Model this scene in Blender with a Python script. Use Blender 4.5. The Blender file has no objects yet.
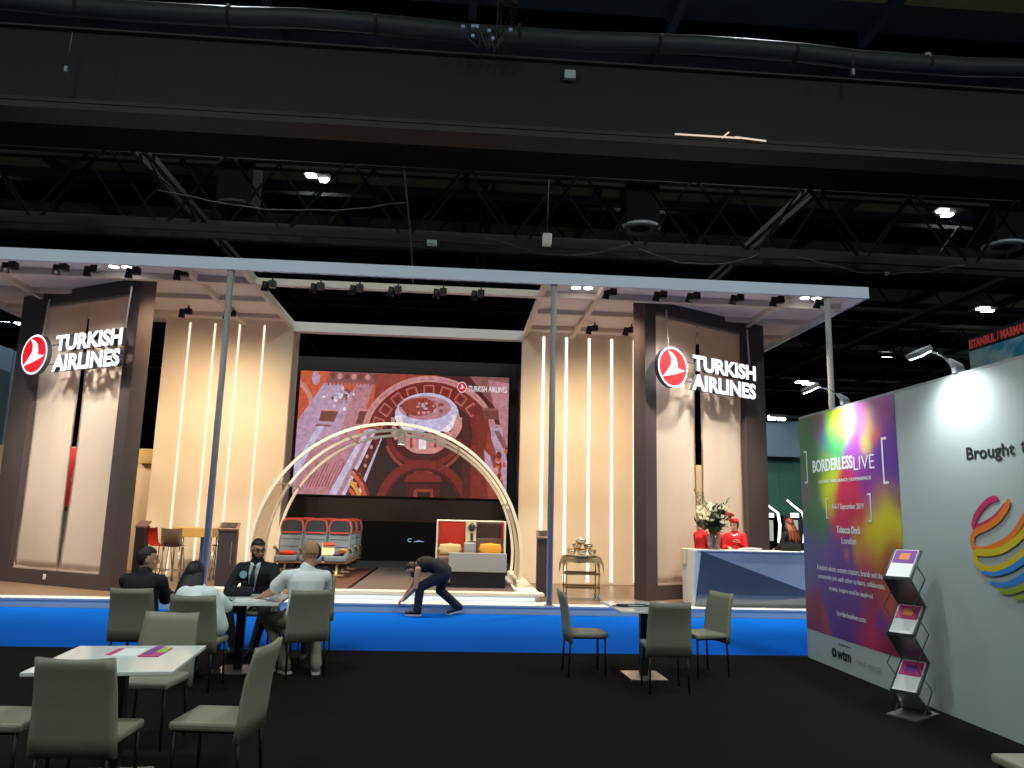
import bpy, bmesh, math, random
from mathutils import Vector, Matrix, Euler
from mathutils import noise as mnoise
random.seed(7)
PI = math.pi
scene = bpy.context.scene
COL = scene.collection
V = Vector

# ------------------------------------------------------------------ camera
CAM = V((0, 0, 1.70)); FPX = 765.0
_p, _r, _a = math.radians(9.709), math.radians(1.399), math.radians(4.006)
_right = V((1, 0, 0)); _fw = V((0, math.cos(_p), math.sin(_p))); _up = V((0, -math.sin(_p), math.cos(_p)))
_r2 = math.cos(_r) * _right + math.sin(_r) * _up
_u2 = -math.sin(_r) * _right + math.cos(_r) * _up
_Rz = Matrix.Rotation(-_a, 3, 'Z')
RIGHT, UP, FWD = _Rz @ _r2, _Rz @ _u2, _Rz @ _fw
cam_data = bpy.data.cameras.new('camera'); cam_data.sensor_width = 36.0; cam_data.lens = 36.0 * FPX / 1024.0
cam_data.clip_end = 300
cam = bpy.data.objects.new('camera', cam_data); COL.objects.link(cam)
m = Matrix.Identity(4)
for i in range(3):
    m[i][0] = RIGHT[i]; m[i][1] = UP[i]; m[i][2] = -FWD[i]; m[i][3] = CAM[i]
cam.matrix_world = m
scene.camera = cam

def ray(x, y): return RIGHT * ((x - 512) / FPX) - UP * ((y - 384) / FPX) + FWD
def at_y(x, y, Y): d = ray(x, y); return CAM + d * (Y / d.y)        # measured point on a plane of known depth
def at_x(x, y, X): d = ray(x, y); return CAM + d * (X / d.x)
def at_z(x, y, z): d = ray(x, y); return CAM + d * ((z - CAM.z) / d.z)

# ------------------------------------------------------------------ materials
def lin(c):
    c = c / 255.0
    return c / 12.92 if c <= 0.04045 else ((c + 0.055) / 1.055) ** 2.4
def rgb(r, g, b): return (lin(r), lin(g), lin(b), 1.0)
MATS = {}
def mat(name, col, rough=0.6, metal=0.0, noise=0.0, scale=8.0, bump=0.0, emit=None, estr=0.0, alpha=1.0, trans=0.0, spec=0.5, coat=0.0):
    m = bpy.data.materials.new(name); m.use_nodes = True
    nt = m.node_tree; b = nt.nodes['Principled BSDF']
    c = rgb(*col)
    b.inputs['Base Color'].default_value = c
    b.inputs['Roughness'].default_value = rough
    b.inputs['Metallic'].default_value = metal
    b.inputs['Specular IOR Level'].default_value = spec
    b.inputs['Coat Weight'].default_value = coat
    if trans: b.inputs['Transmission Weight'].default_value = trans
    if alpha < 1: b.inputs['Alpha'].default_value = alpha
    if emit:
        b.inputs['Emission Color'].default_value = rgb(*emit); b.inputs['Emission Strength'].default_value = estr
    if noise or bump:
        tc = nt.nodes.new('ShaderNodeTexCoord'); nz = nt.nodes.new('ShaderNodeTexNoise')
        nz.inputs['Scale'].default_value = scale; nz.inputs['Detail'].default_value = 5
        nt.links.new(tc.outputs['Object'], nz.inputs['Vector'])
        if noise:
            rp = nt.nodes.new('ShaderNodeMapRange')
            rp.inputs['To Min'].default_value = 1 - noise; rp.inputs['To Max'].default_value = 1 + noise
            nt.links.new(nz.outputs['Fac'], rp.inputs['Value'])
            mx = nt.nodes.new('ShaderNodeVectorMath'); mx.operation = 'SCALE'
            mx.inputs[0].default_value = c[:3]
            nt.links.new(rp.outputs['Result'], mx.inputs['Scale'])
            nt.links.new(mx.outputs['Vector'], b.inputs['Base Color'])
        if bump:
            bp = nt.nodes.new('ShaderNodeBump'); bp.inputs['Strength'].default_value = bump; bp.inputs['Distance'].default_value = 0.01
            nt.links.new(nz.outputs['Fac'], bp.inputs['Height']); nt.links.new(bp.outputs['Normal'], b.inputs['Normal'])
    MATS[name] = m
    return m
def glow(name, col, strength):
    return mat(name, (20, 20, 20), 0.6, emit=col, estr=strength)
def wood(name, c1, c2, scale=(1, 9, 1), rough=0.45):
    m = bpy.data.materials.new(name); m.use_nodes = True; nt = m.node_tree; b = nt.nodes['Principled BSDF']
    tc = nt.nodes.new('ShaderNodeTexCoord'); mp = nt.nodes.new('ShaderNodeMapping'); mp.inputs['Scale'].default_value = scale
    nz = nt.nodes.new('ShaderNodeTexNoise'); nz.inputs['Scale'].default_value = 3; nz.inputs['Detail'].default_value = 6
    cr = nt.nodes.new('ShaderNodeValToRGB'); cr.color_ramp.elements[0].color = rgb(*c1); cr.color_ramp.elements[1].color = rgb(*c2)
    nt.links.new(tc.outputs['Object'], mp.inputs['Vector']); nt.links.new(mp.outputs['Vector'], nz.inputs['Vector'])
    nt.links.new(nz.outputs['Fac'], cr.inputs['Fac']); nt.links.new(cr.outputs['Color'], b.inputs['Base Color'])
    b.inputs['Roughness'].default_value = rough
    MATS[name] = m; return m

M = MATS
mat('carpet_black', (18, 17, 15), 0.95, noise=0.25, scale=60, bump=0.4, spec=0.1)
mat('carpet_blue', (3, 98, 204), 0.95, noise=0.06, scale=70, bump=0.2, spec=0.05)
mat('stage_edge', (170, 186, 198), 0.5)
mat('white_paint', (225, 226, 224), 0.5)
wood('stage_wood', (118, 96, 76), (142, 116, 90), (1.2, 8, 1), 0.35)
mat('fabric_cream', (238, 222, 196), 0.9, noise=0.02, scale=3, spec=0.15)
mat('fabric_banner', (236, 222, 206), 0.9, noise=0.03, scale=12, spec=0.15)
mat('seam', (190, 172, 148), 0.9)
mat('tower_dark', (74, 64, 62), 0.55, noise=0.05, scale=5)
mat('screen_wall', (52, 42, 42), 0.7)
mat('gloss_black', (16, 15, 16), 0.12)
mat('black', (14, 14, 15), 0.6)
mat('black_metal', (20, 20, 22), 0.45, 0.3)
mat('canopy_white', (232, 224, 216), 0.6, noise=0.03, scale=2)
mat('canopy_rib', (222, 208, 188), 0.6)
mat('fascia', (206, 212, 222), 0.45)
mat('post_steel', (150, 148, 146), 0.5)
mat('chrome', (205, 205, 208), 0.22, 1.0)
mat('hall_black', (14, 14, 16), 0.9, spec=0.1)
mat('hall_dark', (22, 21, 20), 0.85, noise=0.25, scale=1.2)
mat('hall_beam', (27, 26, 27), 0.8, noise=0.3, scale=0.8)
mat('hall_flange', (48, 43, 39), 0.75, noise=0.35, scale=3)
mat('hall_duct', (44, 46, 49), 0.6, 0.0, noise=0.35, scale=2)
mat('deck_olive', (170, 166, 140), 0.9, noise=0.3, scale=0.5)
mat('deck_blue', (66, 78, 96), 0.9, noise=0.3, scale=0.5)
mat('lamp_grey', (128, 132, 136), 0.5)
mat('vent_grey', (138, 142, 150), 0.5)
mat('leather', (136, 133, 115), 0.55, noise=0.06, scale=30, bump=0.08)
mat('leather_edge', (112, 107, 96), 0.55)
mat('leg_black', (26, 26, 28), 0.4, 0.4)
mat('table_white', (228, 234, 230), 0.12, spec=0.6)
mat('steel_plate', (210, 205, 200), 0.3, 0.9)
mat('wall_white', (172, 184, 182), 0.55, noise=0.02, scale=2)
mat('panel_seam', (150, 158, 158), 0.6)
mat('skin', (205, 150, 118), 0.55)
mat('skin_light', (224, 172, 142), 0.55)
mat('lips', (160, 84, 74), 0.5)
mat('hair_black', (20, 16, 15), 0.5, noise=0.3, scale=60, bump=0.4)
mat('hair_brown', (42, 28, 20), 0.6, noise=0.3, scale=60, bump=0.4)
mat('hair_stubble', (190, 140, 106), 0.8, noise=0.15, scale=120)
mat('hair_auburn', (120, 58, 26), 0.5, noise=0.35, scale=40, bump=0.5)
mat('eye_dark', (24, 16, 14), 0.3)
mat('suit_navy', (28, 29, 36), 0.85, noise=0.1, scale=40, bump=0.1)
mat('jacket_black', (22, 22, 26), 0.85, noise=0.1, scale=40, bump=0.1)
mat('vest_black', (24, 21, 21), 0.85, noise=0.1, scale=40, bump=0.1)
mat('shirt_white', (226, 230, 232), 0.8, noise=0.03, scale=20)
mat('shirt_grey', (236, 238, 238), 0.85, noise=0.05, scale=20, bump=0.1)
mat('cardigan', (232, 242, 240), 0.9, noise=0.06, scale=30, bump=0.2)
mat('denim', (32, 33, 44), 0.9, noise=0.15, scale=40, bump=0.1)
mat('chino', (150, 142, 124), 0.9, noise=0.08, scale=30)
mat('red_uniform', (205, 26, 34), 0.75, noise=0.05, scale=30)
mat('shoe_grey', (120, 112, 106), 0.7)
mat('shoe_black', (18, 18, 20), 0.5)
mat('sole_white', (205, 205, 205), 0.6)
mat('badge', (150, 190, 205), 0.5)
mat('seat_fabric', (128, 142, 150), 0.9, noise=0.05, scale=40)
mat('seat_dark', (46, 50, 54), 0.85)
mat('seat_red', (196, 66, 56), 0.7)
mat('seat_shell', (150, 128, 104), 0.5)
mat('seat_frame', (205, 170, 130), 0.4, 0.3)
mat('blanket_red', (228, 60, 40), 0.9, noise=0.2, scale=30)
mat('card_cream', (250, 226, 170), 0.8)
mat('purple', (96, 70, 110), 0.9)
wood('cabin_wood', (92, 62, 48), (120, 82, 62), (6, 1, 1), 0.4)
mat('cabin_carpet', (98, 84, 74), 0.95, noise=0.1, scale=50)
mat('cabin_carpet_dark', (72, 70, 70), 0.95, noise=0.1, scale=50)
mat('pod_grey', (168, 166, 160), 0.5)
mat('pod_red', (186, 40, 22), 0.7, noise=0.05, scale=20)
mat('pod_cream', (236, 216, 176), 0.5)
mat('pod_dark', (66, 48, 42), 0.4)
mat('pod_brown', (112, 84, 72), 0.6)
mat('pillow_yellow', (232, 160, 48), 0.85)
mat('pillow_beige', (208, 180, 128), 0.85)
mat('arch_cream', (250, 238, 214), 0.45)
mat('arch_skin', (214, 186, 146), 0.6, alpha=0.55)
mat('kiosk_dark', (58, 50, 54), 0.5)
mat('kiosk_top', (128, 100, 92), 0.4)
mat('stool_red', (214, 36, 22), 0.5)
mat('stool_brown', (112, 86, 66), 0.6)
mat('table_yellow', (204, 168, 92), 0.5)
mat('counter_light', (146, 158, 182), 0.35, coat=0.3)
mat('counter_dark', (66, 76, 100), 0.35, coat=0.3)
mat('counter_white', (224, 224, 222), 0.45)
mat('counter_plinth', (112, 118, 120), 0.2, 0.4)
mat('cloth_beige', (176, 150, 118), 0.9, noise=0.2, scale=25, bump=0.2)
mat('silver', (240, 228, 200), 0.25, 0.85)
mat('brass', (176, 136, 84), 0.35, 0.8)
mat('leaf', (52, 78, 30), 0.6, noise=0.3, scale=20)
mat('petal_white', (240, 230, 190), 0.6)
mat('petal_red', (190, 44, 36), 0.6)
mat('glass', (235, 240, 240), 0.03, trans=0.9, alpha=0.45)
mat('water_stems', (140, 120, 96), 0.2, trans=0.3, alpha=0.8)
mat('mag_pink', (196, 60, 120), 0.5)
mat('mag_green', (160, 190, 60), 0.5)
mat('mag_orange', (230, 140, 60), 0.5)
mat('mag_purple', (120, 60, 150), 0.5)
mat('paper', (236, 238, 236), 0.5)
mat('rack_panel', (112, 114, 116), 0.35, 0.7)
mat('ink', (24, 30, 34), 0.6)
mat('ink_grey', (150, 158, 158), 0.6)
mat('teal_wall', (52, 96, 84), 0.8, noise=0.05, scale=2)
mat('panel_blue', (150, 182, 208), 0.6)
mat('panel_slate', (96, 114, 130), 0.6)
mat('beige_wall', (226, 200, 160), 0.8)
mat('logo_pink', (190, 36, 92), 0.6); mat('logo_orange', (226, 120, 24), 0.6); mat('logo_gold', (206, 186, 20), 0.6)
mat('logo_blue', (48, 130, 210), 0.6); mat('logo_green', (140, 160, 40), 0.6)
mat('letter_side', (70, 74, 86), 0.5)
mat('lapis', (28, 130, 160), 0.6)
glow('hall_lamp', (244, 250, 255), 22.0)
glow('lamp_white', (250, 253, 255), 14.0)
glow('lamp_warm', (255, 232, 190), 10.0)
glow('sign_white', (250, 250, 255), 1.5)
glow('sign_red', (238, 18, 44), 1.0)
glow('strip_white', (255, 246, 232), 1.9)
glow('strip_soft', (255, 240, 215), 1.15)
glow('ledge_led', (236, 244, 255), 1.1)
glow('booth_led', (250, 252, 255), 2.5)
glow('sign_board_red', (200, 64, 60), 0.35)
glow('spark', (170, 195, 225), 0.55)
glow('strip_shine_glow', (255, 232, 214), 0.8)  # shine of the girder strip put in as emission, no lamp

# ------------------------------------------------------------------ mesh helpers
def new(): return bmesh.new()
def xf(bm, verts, mtx):
    if mtx is not None:
        for v in verts: v.co = mtx @ v.co
def box(bm, c, s, rot=None, bev=0.0, mi=0):
    r = bmesh.ops.create_cube(bm, size=1.0); vs = r['verts']
    for v in vs: v.co = V((v.co.x * s[0], v.co.y * s[1], v.co.z * s[2]))
    fs = {f for v in vs for f in v.link_faces}
    if bev:
        es = list({e for v in vs for e in v.link_edges})
        g = bmesh.ops.bevel(bm, geom=es, offset=bev, segments=2, affect='EDGES', profile=0.5)
        vs = list({v for f in g['faces'] for v in f.verts} | {v for v in vs if v.is_valid})
        fs = {f for v in vs for f in v.link_faces}
    for f in fs: f.material_index = mi
    mt = Matrix.Translation(V(c))
    if rot is not None: mt = mt @ rot.to_4x4()
    xf(bm, vs, mt); return vs
def span(bm, a, b, bev=0.0, mi=0):
    a, b = V(a), V(b); return box(bm, (a + b) / 2, [abs(x) for x in (b - a)], bev=bev, mi=mi)
def frame_of(d):
    d = d.normalized(); h = V((0, 0, 1)) if abs(d.z) < 0.9 else V((1, 0, 0))
    x = h.cross(d).normalized(); return x, d.cross(x), d
def loft(bm, rings, cap=True, mi=0, closed=True):
    vr = [[bm.verts.new(p) for p in r] for r in rings]; n = len(vr[0])
    for a, b in zip(vr, vr[1:]):
        for i in range(n if closed else n - 1):
            j = (i + 1) % n
            f = bm.faces.new((a[i], a[j], b[j], b[i])); f.material_index = mi; f.smooth = True
    if cap:
        for r, flip in ((vr[0], True), (vr[-1], False)):
            f = bm.faces.new(r[::-1] if flip else r); f.material_index = mi
    return vr
def tube(bm, pts, r, seg=8, mi=0, cap=True):
    pts = [V(p) for p in pts]; n = len(pts); rings = []
    rs = r if isinstance(r, (list, tuple)) else [r] * n
    x = None
    for i, p in enumerate(pts):
        d = (pts[min(i + 1, n - 1)] - pts[max(i - 1, 0)])
        if d.length < 1e-9: d = V((0, 0, 1))
        d.normalize()
        if x is None: x, y, _ = frame_of(d)
        else:
            x = (x - d * x.dot(d)).normalized(); y = d.cross(x)
        rings.append([p + (x * math.cos(t) + y * math.sin(t)) * rs[i] for t in (2 * PI * k / seg for k in range(seg))])
    loft(bm, rings, cap, mi)
def bar(bm, a, b, w, h, mi=0, up=(0, 0, 1)):
    a, b = V(a), V(b); d = (b - a); L = d.length; d.normalize(); u = V(up)
    if abs(d.dot(u)) > 0.98: u = V((0, 1, 0))
    x = d.cross(u).normalized(); z = x.cross(d)
    R = Matrix((x, d, z)).transposed()
    box(bm, (a + b) / 2, (w, L, h), R, mi=mi)
def prism(bm, poly, h, mtx=None, mi=0, mi_side=None):
    """poly: 2D outline in XY, extruded from z=0 to z=h."""
    a = [bm.verts.new((p[0], p[1], 0)) for p in poly]; b = [bm.verts.new((p[0], p[1], h)) for p in poly]
    n = len(poly)
    fs = [bm.faces.new(a[::-1]), bm.faces.new(b)]
    for f in fs: f.material_index = mi
    for i in range(n):
        f = bm.faces.new((a[i], a[(i + 1) % n], b[(i + 1) % n], b[i])); f.material_index = mi if mi_side is None else mi_side
    for f in fs: f.normal_update()
    bmesh.ops.triangulate(bm, faces=fs)
    xf(bm, a + b, mtx)
def ell(bm, c, r, rot=None, seg=14, mi=0):
    q = bmesh.ops.create_uvsphere(bm, u_segments=seg, v_segments=max(6, seg * 2 // 3), radius=1.0); vs = q['verts']
    mt = Matrix.Translation(V(c))
    if rot is not None: mt = mt @ rot.to_4x4()
    mt = mt @ Matrix.Diagonal((r[0], r[1], r[2], 1))
    xf(bm, vs, mt)
    for f in {f for v in vs for f in v.link_faces}: f.material_index = mi; f.smooth = True
def lathe(bm, prof, c=(0, 0, 0), seg=20, mi=0):
    c = V(c); rings = [[c + V((r * math.cos(2 * PI * k / seg), r * math.sin(2 * PI * k / seg), z)) for k in range(seg)] for r, z in prof]
    loft(bm, rings, True, mi)
def quad(bm, pts, mi=0):
    f = bm.faces.new([bm.verts.new(p) for p in pts]); f.material_index = mi; return f
def capsule(bm, p0, p1, r0, r1, seg=14):
    p0, p1 = V(p0), V(p1); d = p1 - p0
    if d.length < 1e-5: d = V((0, 0, 1e-4))
    x, y, z = frame_of(d); rings = []
    for k in range(1, 5):
        t = -PI / 2 + k * PI / 2 / 4.5; rings.append((p0 + z * r0 * math.sin(t), r0 * math.cos(t)))
    rings.append((p0, r0)); rings.append((p1, r1))
    for k in range(1, 5):
        t = k * PI / 2 / 4.5; rings.append((p1 + z * r1 * math.sin(t), r1 * math.cos(t)))
    loft(bm, [[c + (x * math.cos(a) + y * math.sin(a)) * r for a in (2 * PI * i / seg for i in range(seg))] for c, r in rings])

def finish(bm, name, mats, smooth=None):
    me = bpy.data.meshes.new(name)
    bmesh.ops.recalc_face_normals(bm, faces=bm.faces)
    bm.to_mesh(me); bm.free()
    if not isinstance(mats, (list, tuple)): mats = [mats]
    for x in mats: me.materials.append(M[x] if isinstance(x, str) else x)
    if smooth is not None:
        for p in me.polygons: p.use_smooth = smooth
    return me
def obj(name, bm, mats, parent=None, smooth=None, label=None, loc=None, rot=None):
    o = bpy.data.objects.new(name, bm if isinstance(bm, bpy.types.Mesh) else finish(bm, name, mats, smooth))
    COL.objects.link(o); o.parent = parent
    if label: o['label'] = label
    if loc is not None: o.location = loc
    if rot is not None: o.rotation_euler = (0, 0, rot)
    return o
def thing(name, label, cat, loc=(0, 0, 0), rz=0, group=None):
    o = bpy.data.objects.new(name, None); COL.objects.link(o); o.empty_display_size = 0.1
    o.location = loc; o.rotation_euler = (0, 0, rz); tag(o, label, cat, group); return o
def tag(o, label, cat, group=None, kind=None):
    o['label'] = label; o['category'] = cat
    if group: o['group'] = group
    if kind: o['kind'] = kind
    return o
def struct(name, bm, mats, label=None, cat=None, smooth=None):
    o = obj(name, bm, mats, None, smooth); o['kind'] = 'structure'
    if label: o['label'] = label
    if cat: o['category'] = cat
    return o
def dup(root, loc, rz, label=None, group=None):
    r = root.copy(); COL.objects.link(r); r.location = loc; r.rotation_euler = (0, 0, rz)
    if label: r['label'] = label
    if group: r['group'] = group
    for ch in list(root.children):
        c = ch.copy(); COL.objects.link(c); c.parent = r
        for g in ch.children:
            d = g.copy(); COL.objects.link(d); d.parent = c
    return r
def text_bm(bm, s, w, h, depth, mtx, bold=0.0, mi=0, mi_side=None, keep=False):
    """lettering fitted into a w x h box whose lower left corner is the origin of mtx (x right, y up, z out)."""
    cu = bpy.data.curves.new('t', 'FONT'); cu.body = s; cu.size = 1; cu.extrude = 0.5; cu.offset = bold; cu.resolution_u = 3
    ob = bpy.data.objects.new('t', cu); COL.objects.link(ob)
    dg = bpy.context.evaluated_depsgraph_get(); dg.update()
    me = bpy.data.meshes.new_from_object(ob.evaluated_get(dg))
    bpy.data.objects.remove(ob); bpy.data.curves.remove(cu)
    xs = [v.co.x for v in me.vertices]; ys = [v.co.y for v in me.vertices]
    x0, x1, y0, y1 = min(xs), max(xs), min(ys), max(ys)
    sx, sy = w / (x1 - x0), h / (y1 - y0)
    if keep: sx = min(sx, sy); sy = sx
    vs = [bm.verts.new(mtx @ V(((v.co.x - x0) * sx, (v.co.y - y0) * sy, (v.co.z + 0.5) * depth))) for v in me.vertices]
    for p in me.polygons:
        try: f = bm.faces.new([vs[i] for i in p.vertices])
        except ValueError: continue
        f.material_index = mi if (mi_side is None or p.normal.z > 0.5) else mi_side
    bpy.data.meshes.remove(me)
def basis(o, x, y, z):
    r = Matrix.Identity(4)
    for i in range(3): r[i][0] = x[i]; r[i][1] = y[i]; r[i][2] = z[i]; r[i][3] = o[i]
    return r
def lamp(name, kind, loc, target=None, energy=100, color=(1, 1, 1), size=0.3, spot=60, blend=0.6, sy=None):
    d = bpy.data.lights.new(name, kind); d.energy = energy; d.color = color
    if kind == 'AREA':
        d.size = size
        if sy: d.shape = 'RECTANGLE'; d.size_y = sy
    else: d.shadow_soft_size = size
    if kind == 'SPOT': d.spot_size = math.radians(spot); d.spot_blend = blend
    o = bpy.data.objects.new(name, d); COL.objects.link(o); o.location = loc
    if target is not None:
        o.rotation_euler = (V(target) - V(loc)).to_track_quat('-Z', 'Y').to_euler()
    return o
ORD = ['first', 'second', 'third', 'fourth', 'fifth', 'sixth', 'seventh']
# ================================================================== SETTING
bm = new(); span(bm, (-40, -12, -0.1), (40, 10.0, 0)); struct('floor', bm, 'carpet_black')
bm = new(); span(bm, (-40, 10.0, -0.1), (40, 13.68, 0.0)); struct('floor_aisle', bm, 'carpet_blue')
bm = new(); span(bm, (-40, 13.68, -0.1), (40, 80, -0.02)); struct('floor_far', bm, 'carpet_black')
# raised stage: timber deck, white nosing, blue-grey riser
bm = new()
span(bm, (-10.6, 13.70, 0), (9.0, 20.2, 0.145), mi=0)
span(bm, (-10.6, 13.68, 0.0), (9.0, 13.70, 0.12), mi=1)
span(bm, (-10.6, 13.66, 0.12), (9.0, 13.70, 0.15), mi=1)
span(bm, (-10.6, 13.67, 0.146), (9.0, 14.02, 0.152), mi=2); span(bm, (-4.3, 14.02, 0.146), (1.72, 14.36, 0.152), mi=2)
span(bm, (-4.5, 20.2, 0), (9.0, 30, 0.10), mi=3)
struct('floor_stage', bm, ['stage_wood', 'stage_edge', 'white_paint', 'cabin_carpet_dark'])
# ceiling of the hall
bm = new()
span(bm, (-60, -15, 16.2), (60, 90, 16.3), mi=0)
for k in range(-10, 11):
    span(bm, (k * 5.8 - 0.12, -15, 15.7), (k * 5.8 + 0.12, 90, 16.2), mi=0)
for k in range(0, 14):
    span(bm, (-60, -8 + k * 7 , 15.2), (60, -7.75 + k * 7, 16.2), mi=2)
    span(bm, (-60, -5.2 + k * 7, 16.05), (60, -2.5 + k * 7, 16.2), mi=1)
struct('ceiling', bm, ['deck_blue', 'deck_olive', 'hall_black'])
bm = new(); span(bm, (-60, 88, 0), (60, 88.2, 16.2)); struct('wall_far', bm, 'hall_black')
# near girder under the roof, with a grooved bottom flange
bm = new()
span(bm, (-30, 15.0, 9.78), (30, 15.5, 11.35), mi=0)
span(bm, (-30, 14.94, 9.72), (30, 15.55, 9.80), mi=1)
span(bm, (-30, 15.02, 9.69), (30, 15.5, 9.72), mi=2)
span(bm, (-30, 14.92, 9.56), (30, 15.6, 9.69), mi=1)
span(bm, (-30, 14.9, 11.33), (30, 15.6, 11.37), mi=1)
span(bm, (-30, 15.6, 9.6), (30, 16.8, 9.62), mi=2)
struct('ceiling_girder', bm, ['hall_beam', 'hall_flange', 'hall_black'])
# thick black air duct in front of the girder
bm = new(); R = random.Random(3)
pts = [(-30 + k * 1.2, 14.7, 11.72 + 0.05 * math.sin(k * 0.9) + R.uniform(-.02, .02)) for k in range(51)]
tube(bm, pts, 0.2, 14)
o = obj('air_duct', bm, 'hall_duct'); tag(o, 'long sagging dark fabric air duct running along the black ceiling girder', 'duct')
for k in range(-8, 12, 3):
    b2 = new(); pr = [(0.215, -0.03), (0.215, 0.03)]
    tube(b2, [(k - 0.03, 14.7, 11.72), (k + 0.03, 14.7, 11.72)], 0.225, 14); obj('clamp_band', b2, 'hall_dark', o)
# roof trusses along and across the hall
def truss(Y, zb, zt, step=3.0):
    bm = new()
    for z in (zb, zt):
        for dy in (-0.25, 0.25): span(bm, (-45, Y + dy - 0.07, z - 0.09), (45, Y + dy + 0.07, z + 0.09))
    x = -45; k = 0
    while x < 45:
        bar(bm, (x, Y, zb if k % 2 else zt), (x + step / 2, Y, zt if k % 2 else zb), 0.06, 0.06, mi=1); x += step / 2; k += 1
    return bm
for i, (Y, zb, zt) in enumerate(((18.6, 8.45, 10.6), (23.5, 10.4, 12.6), (29.5, 12.3, 14.3), (37, 12.6, 14.6), (47, 12.6, 14.6), (60, 12.6, 14.6))):
    struct('ceiling_truss', truss(Y, zb, zt), ['hall_dark', 'hall_black'])
for X, z in ((-8.2, 10.5), (9.3, 10.5), (-17, 10.5), (19.5, 10.5), (0.8, 13.2), (28, 10.5)):
    bm = new()
    for dx in (-0.16, 0.16): span(bm, (X + dx - 0.06, 15.6, z - 0.08), (X + dx + 0.06, 80, z + 0.08))
    Y = 15.6; k = 0
    while Y < 60: bar(bm, (X - 0.12 if k % 2 else X + 0.12, Y, z), (X + 0.12 if k % 2 else X - 0.12, Y + 1.5, z), 0.05, 0.05); Y += 1.5; k += 1
    struct('ceiling_beam', bm, 'hall_flange')
# loose cables over the truss
R = random.Random(11)
CABLE = [('thin cable draped along the truss above the left fabric wall', -7.5, -1.5, 9.3), ('thin cable sagging from the truss above the open middle of the stand', 0.5, 4.2, 8.5),
         ('thin cable sagging from the truss above the right canopy', 4.4, 7.5, 8.4), ('thin cable hanging along the truss over the white booth wall', 8.5, 13, 8.4)]
for lb, xa, xb, z in CABLE:
    bm = new(); n = 14
    tube(bm, [(xa + (xb - xa) * k / n, 18.2, z - 0.35 * math.sin(PI * k / n) + R.uniform(-.03, .03)) for k in range(n + 1)], 0.018, 6)
    o = obj('cable', bm, 'hall_flange'); tag(o, lb, 'cable', 'cables on the roof trusses')
bm = new(); tube(bm, [at_y(403, 129, 15.6), at_y(405, 150, 16.2), at_y(403, 158, 16.6), at_y(411, 240, 18.2), at_y(413, 285, 18.2)], 0.022, 6)
o = obj('cable', bm, 'hall_flange'); tag(o, 'long cable hanging straight down from the girder behind the canopy front', 'cable')
# small fittings in the ceiling
def fitting(name, px, py, Y, s, material, lb, cat, wire=None):
    t = thing(name, lb, cat, at_y(px, py, Y)); bm = new(); box(bm, (0, 0, 0), s, bev=min(s) * 0.15); obj('housing', bm, material, t)
    if wire:
        bm = new(); tube(bm, [(0, 0, s[2] / 2), (0.02, 0, wire)], 0.015, 5); obj('hanger', bm, 'hall_flange', t)
    return t
fitting('junction_box', 570, 75, 14.9, (0.24, 0.1, 0.2), 'wall_white', 'small pale junction box on the black girder above the stand', 'box')
fitting('bulkhead_light', 213, 157, 28, (1.1, 0.4, 0.2), 'canopy_white', 'unlit pale ceiling light box in the roof above the left sign', 'light', 1.5)
fitting('bulkhead_light', 672, 183, 28, (1.0, 0.4, 0.2), 'canopy_white', 'unlit pale ceiling light box in the roof right of the twin hall lamp', 'light', 1.5)
fitting('control_box', 547, 240, 18.2, (0.22, 0.2, 0.3), 'canopy_white', 'small grey control box hung on a wire over the right canopy', 'box', 1.6)
fitting('detector', 432, 243, 18.1, (0.24, 0.2, 0.1), 'wall_white', 'small white detector box under the truss above the screen', 'box')
fitting('pendant_sensor', 66, 69, 14.4, (0.06, 0.06, 0.12), 'vent_grey', 'small sensor dangling on a wire in front of the girder at upper left', 'sensor', 0.8)
fitting('pendant_sensor', 853, 72, 14.4, (0.06, 0.06, 0.14), 'vent_grey', 'small sensor dangling in front of the girder at upper right', 'sensor', 0.4)
fitting('pendant_sensor', 887, 272, 20, (0.08, 0.08, 0.2), 'vent_grey', 'small sensor hanging from the truss right of the canopy end', 'sensor', 0.5)
fitting('detector', 991, 269, 24, (0.4, 0.3, 0.1), 'canopy_white', 'flat pale detector below the round vent at far right', 'box')
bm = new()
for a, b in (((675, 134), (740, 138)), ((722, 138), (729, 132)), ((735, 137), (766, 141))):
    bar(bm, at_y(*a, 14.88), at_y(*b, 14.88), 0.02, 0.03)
o = obj('girder_shine_strip', bm, 'strip_shine_glow'); tag(o, 'thin strip with a broken end on the girder flange, its shine made as glow', 'light')  # strip only catches light; its shine is put in as glow
t = thing('cable_bundle', 'tangle of dark cables with blue plugs tied on the air duct', 'cables', at_y(487, 36, 14.4))
R = random.Random(5); bm = new()
for k in range(6):
    x = R.uniform(-.35, .35); tube(bm, [(x, 0, .2), (x + R.uniform(-.2, .2), -.05, R.uniform(-.1, .1)), (x + R.uniform(-.2, .2), -.02, -.3), (x * .4, 0, -.05), (x + .1, 0, .2)], 0.018, 6)
obj('loop', bm, 'hall_duct', t)
for k in range(7):
    b2 = new(); box(b2, (R.uniform(-.5, .5), -.05, R.uniform(-.12, .18)), (.07, .05, .07), bev=.01); obj('plug', b2, 'panel_blue', t)
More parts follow.
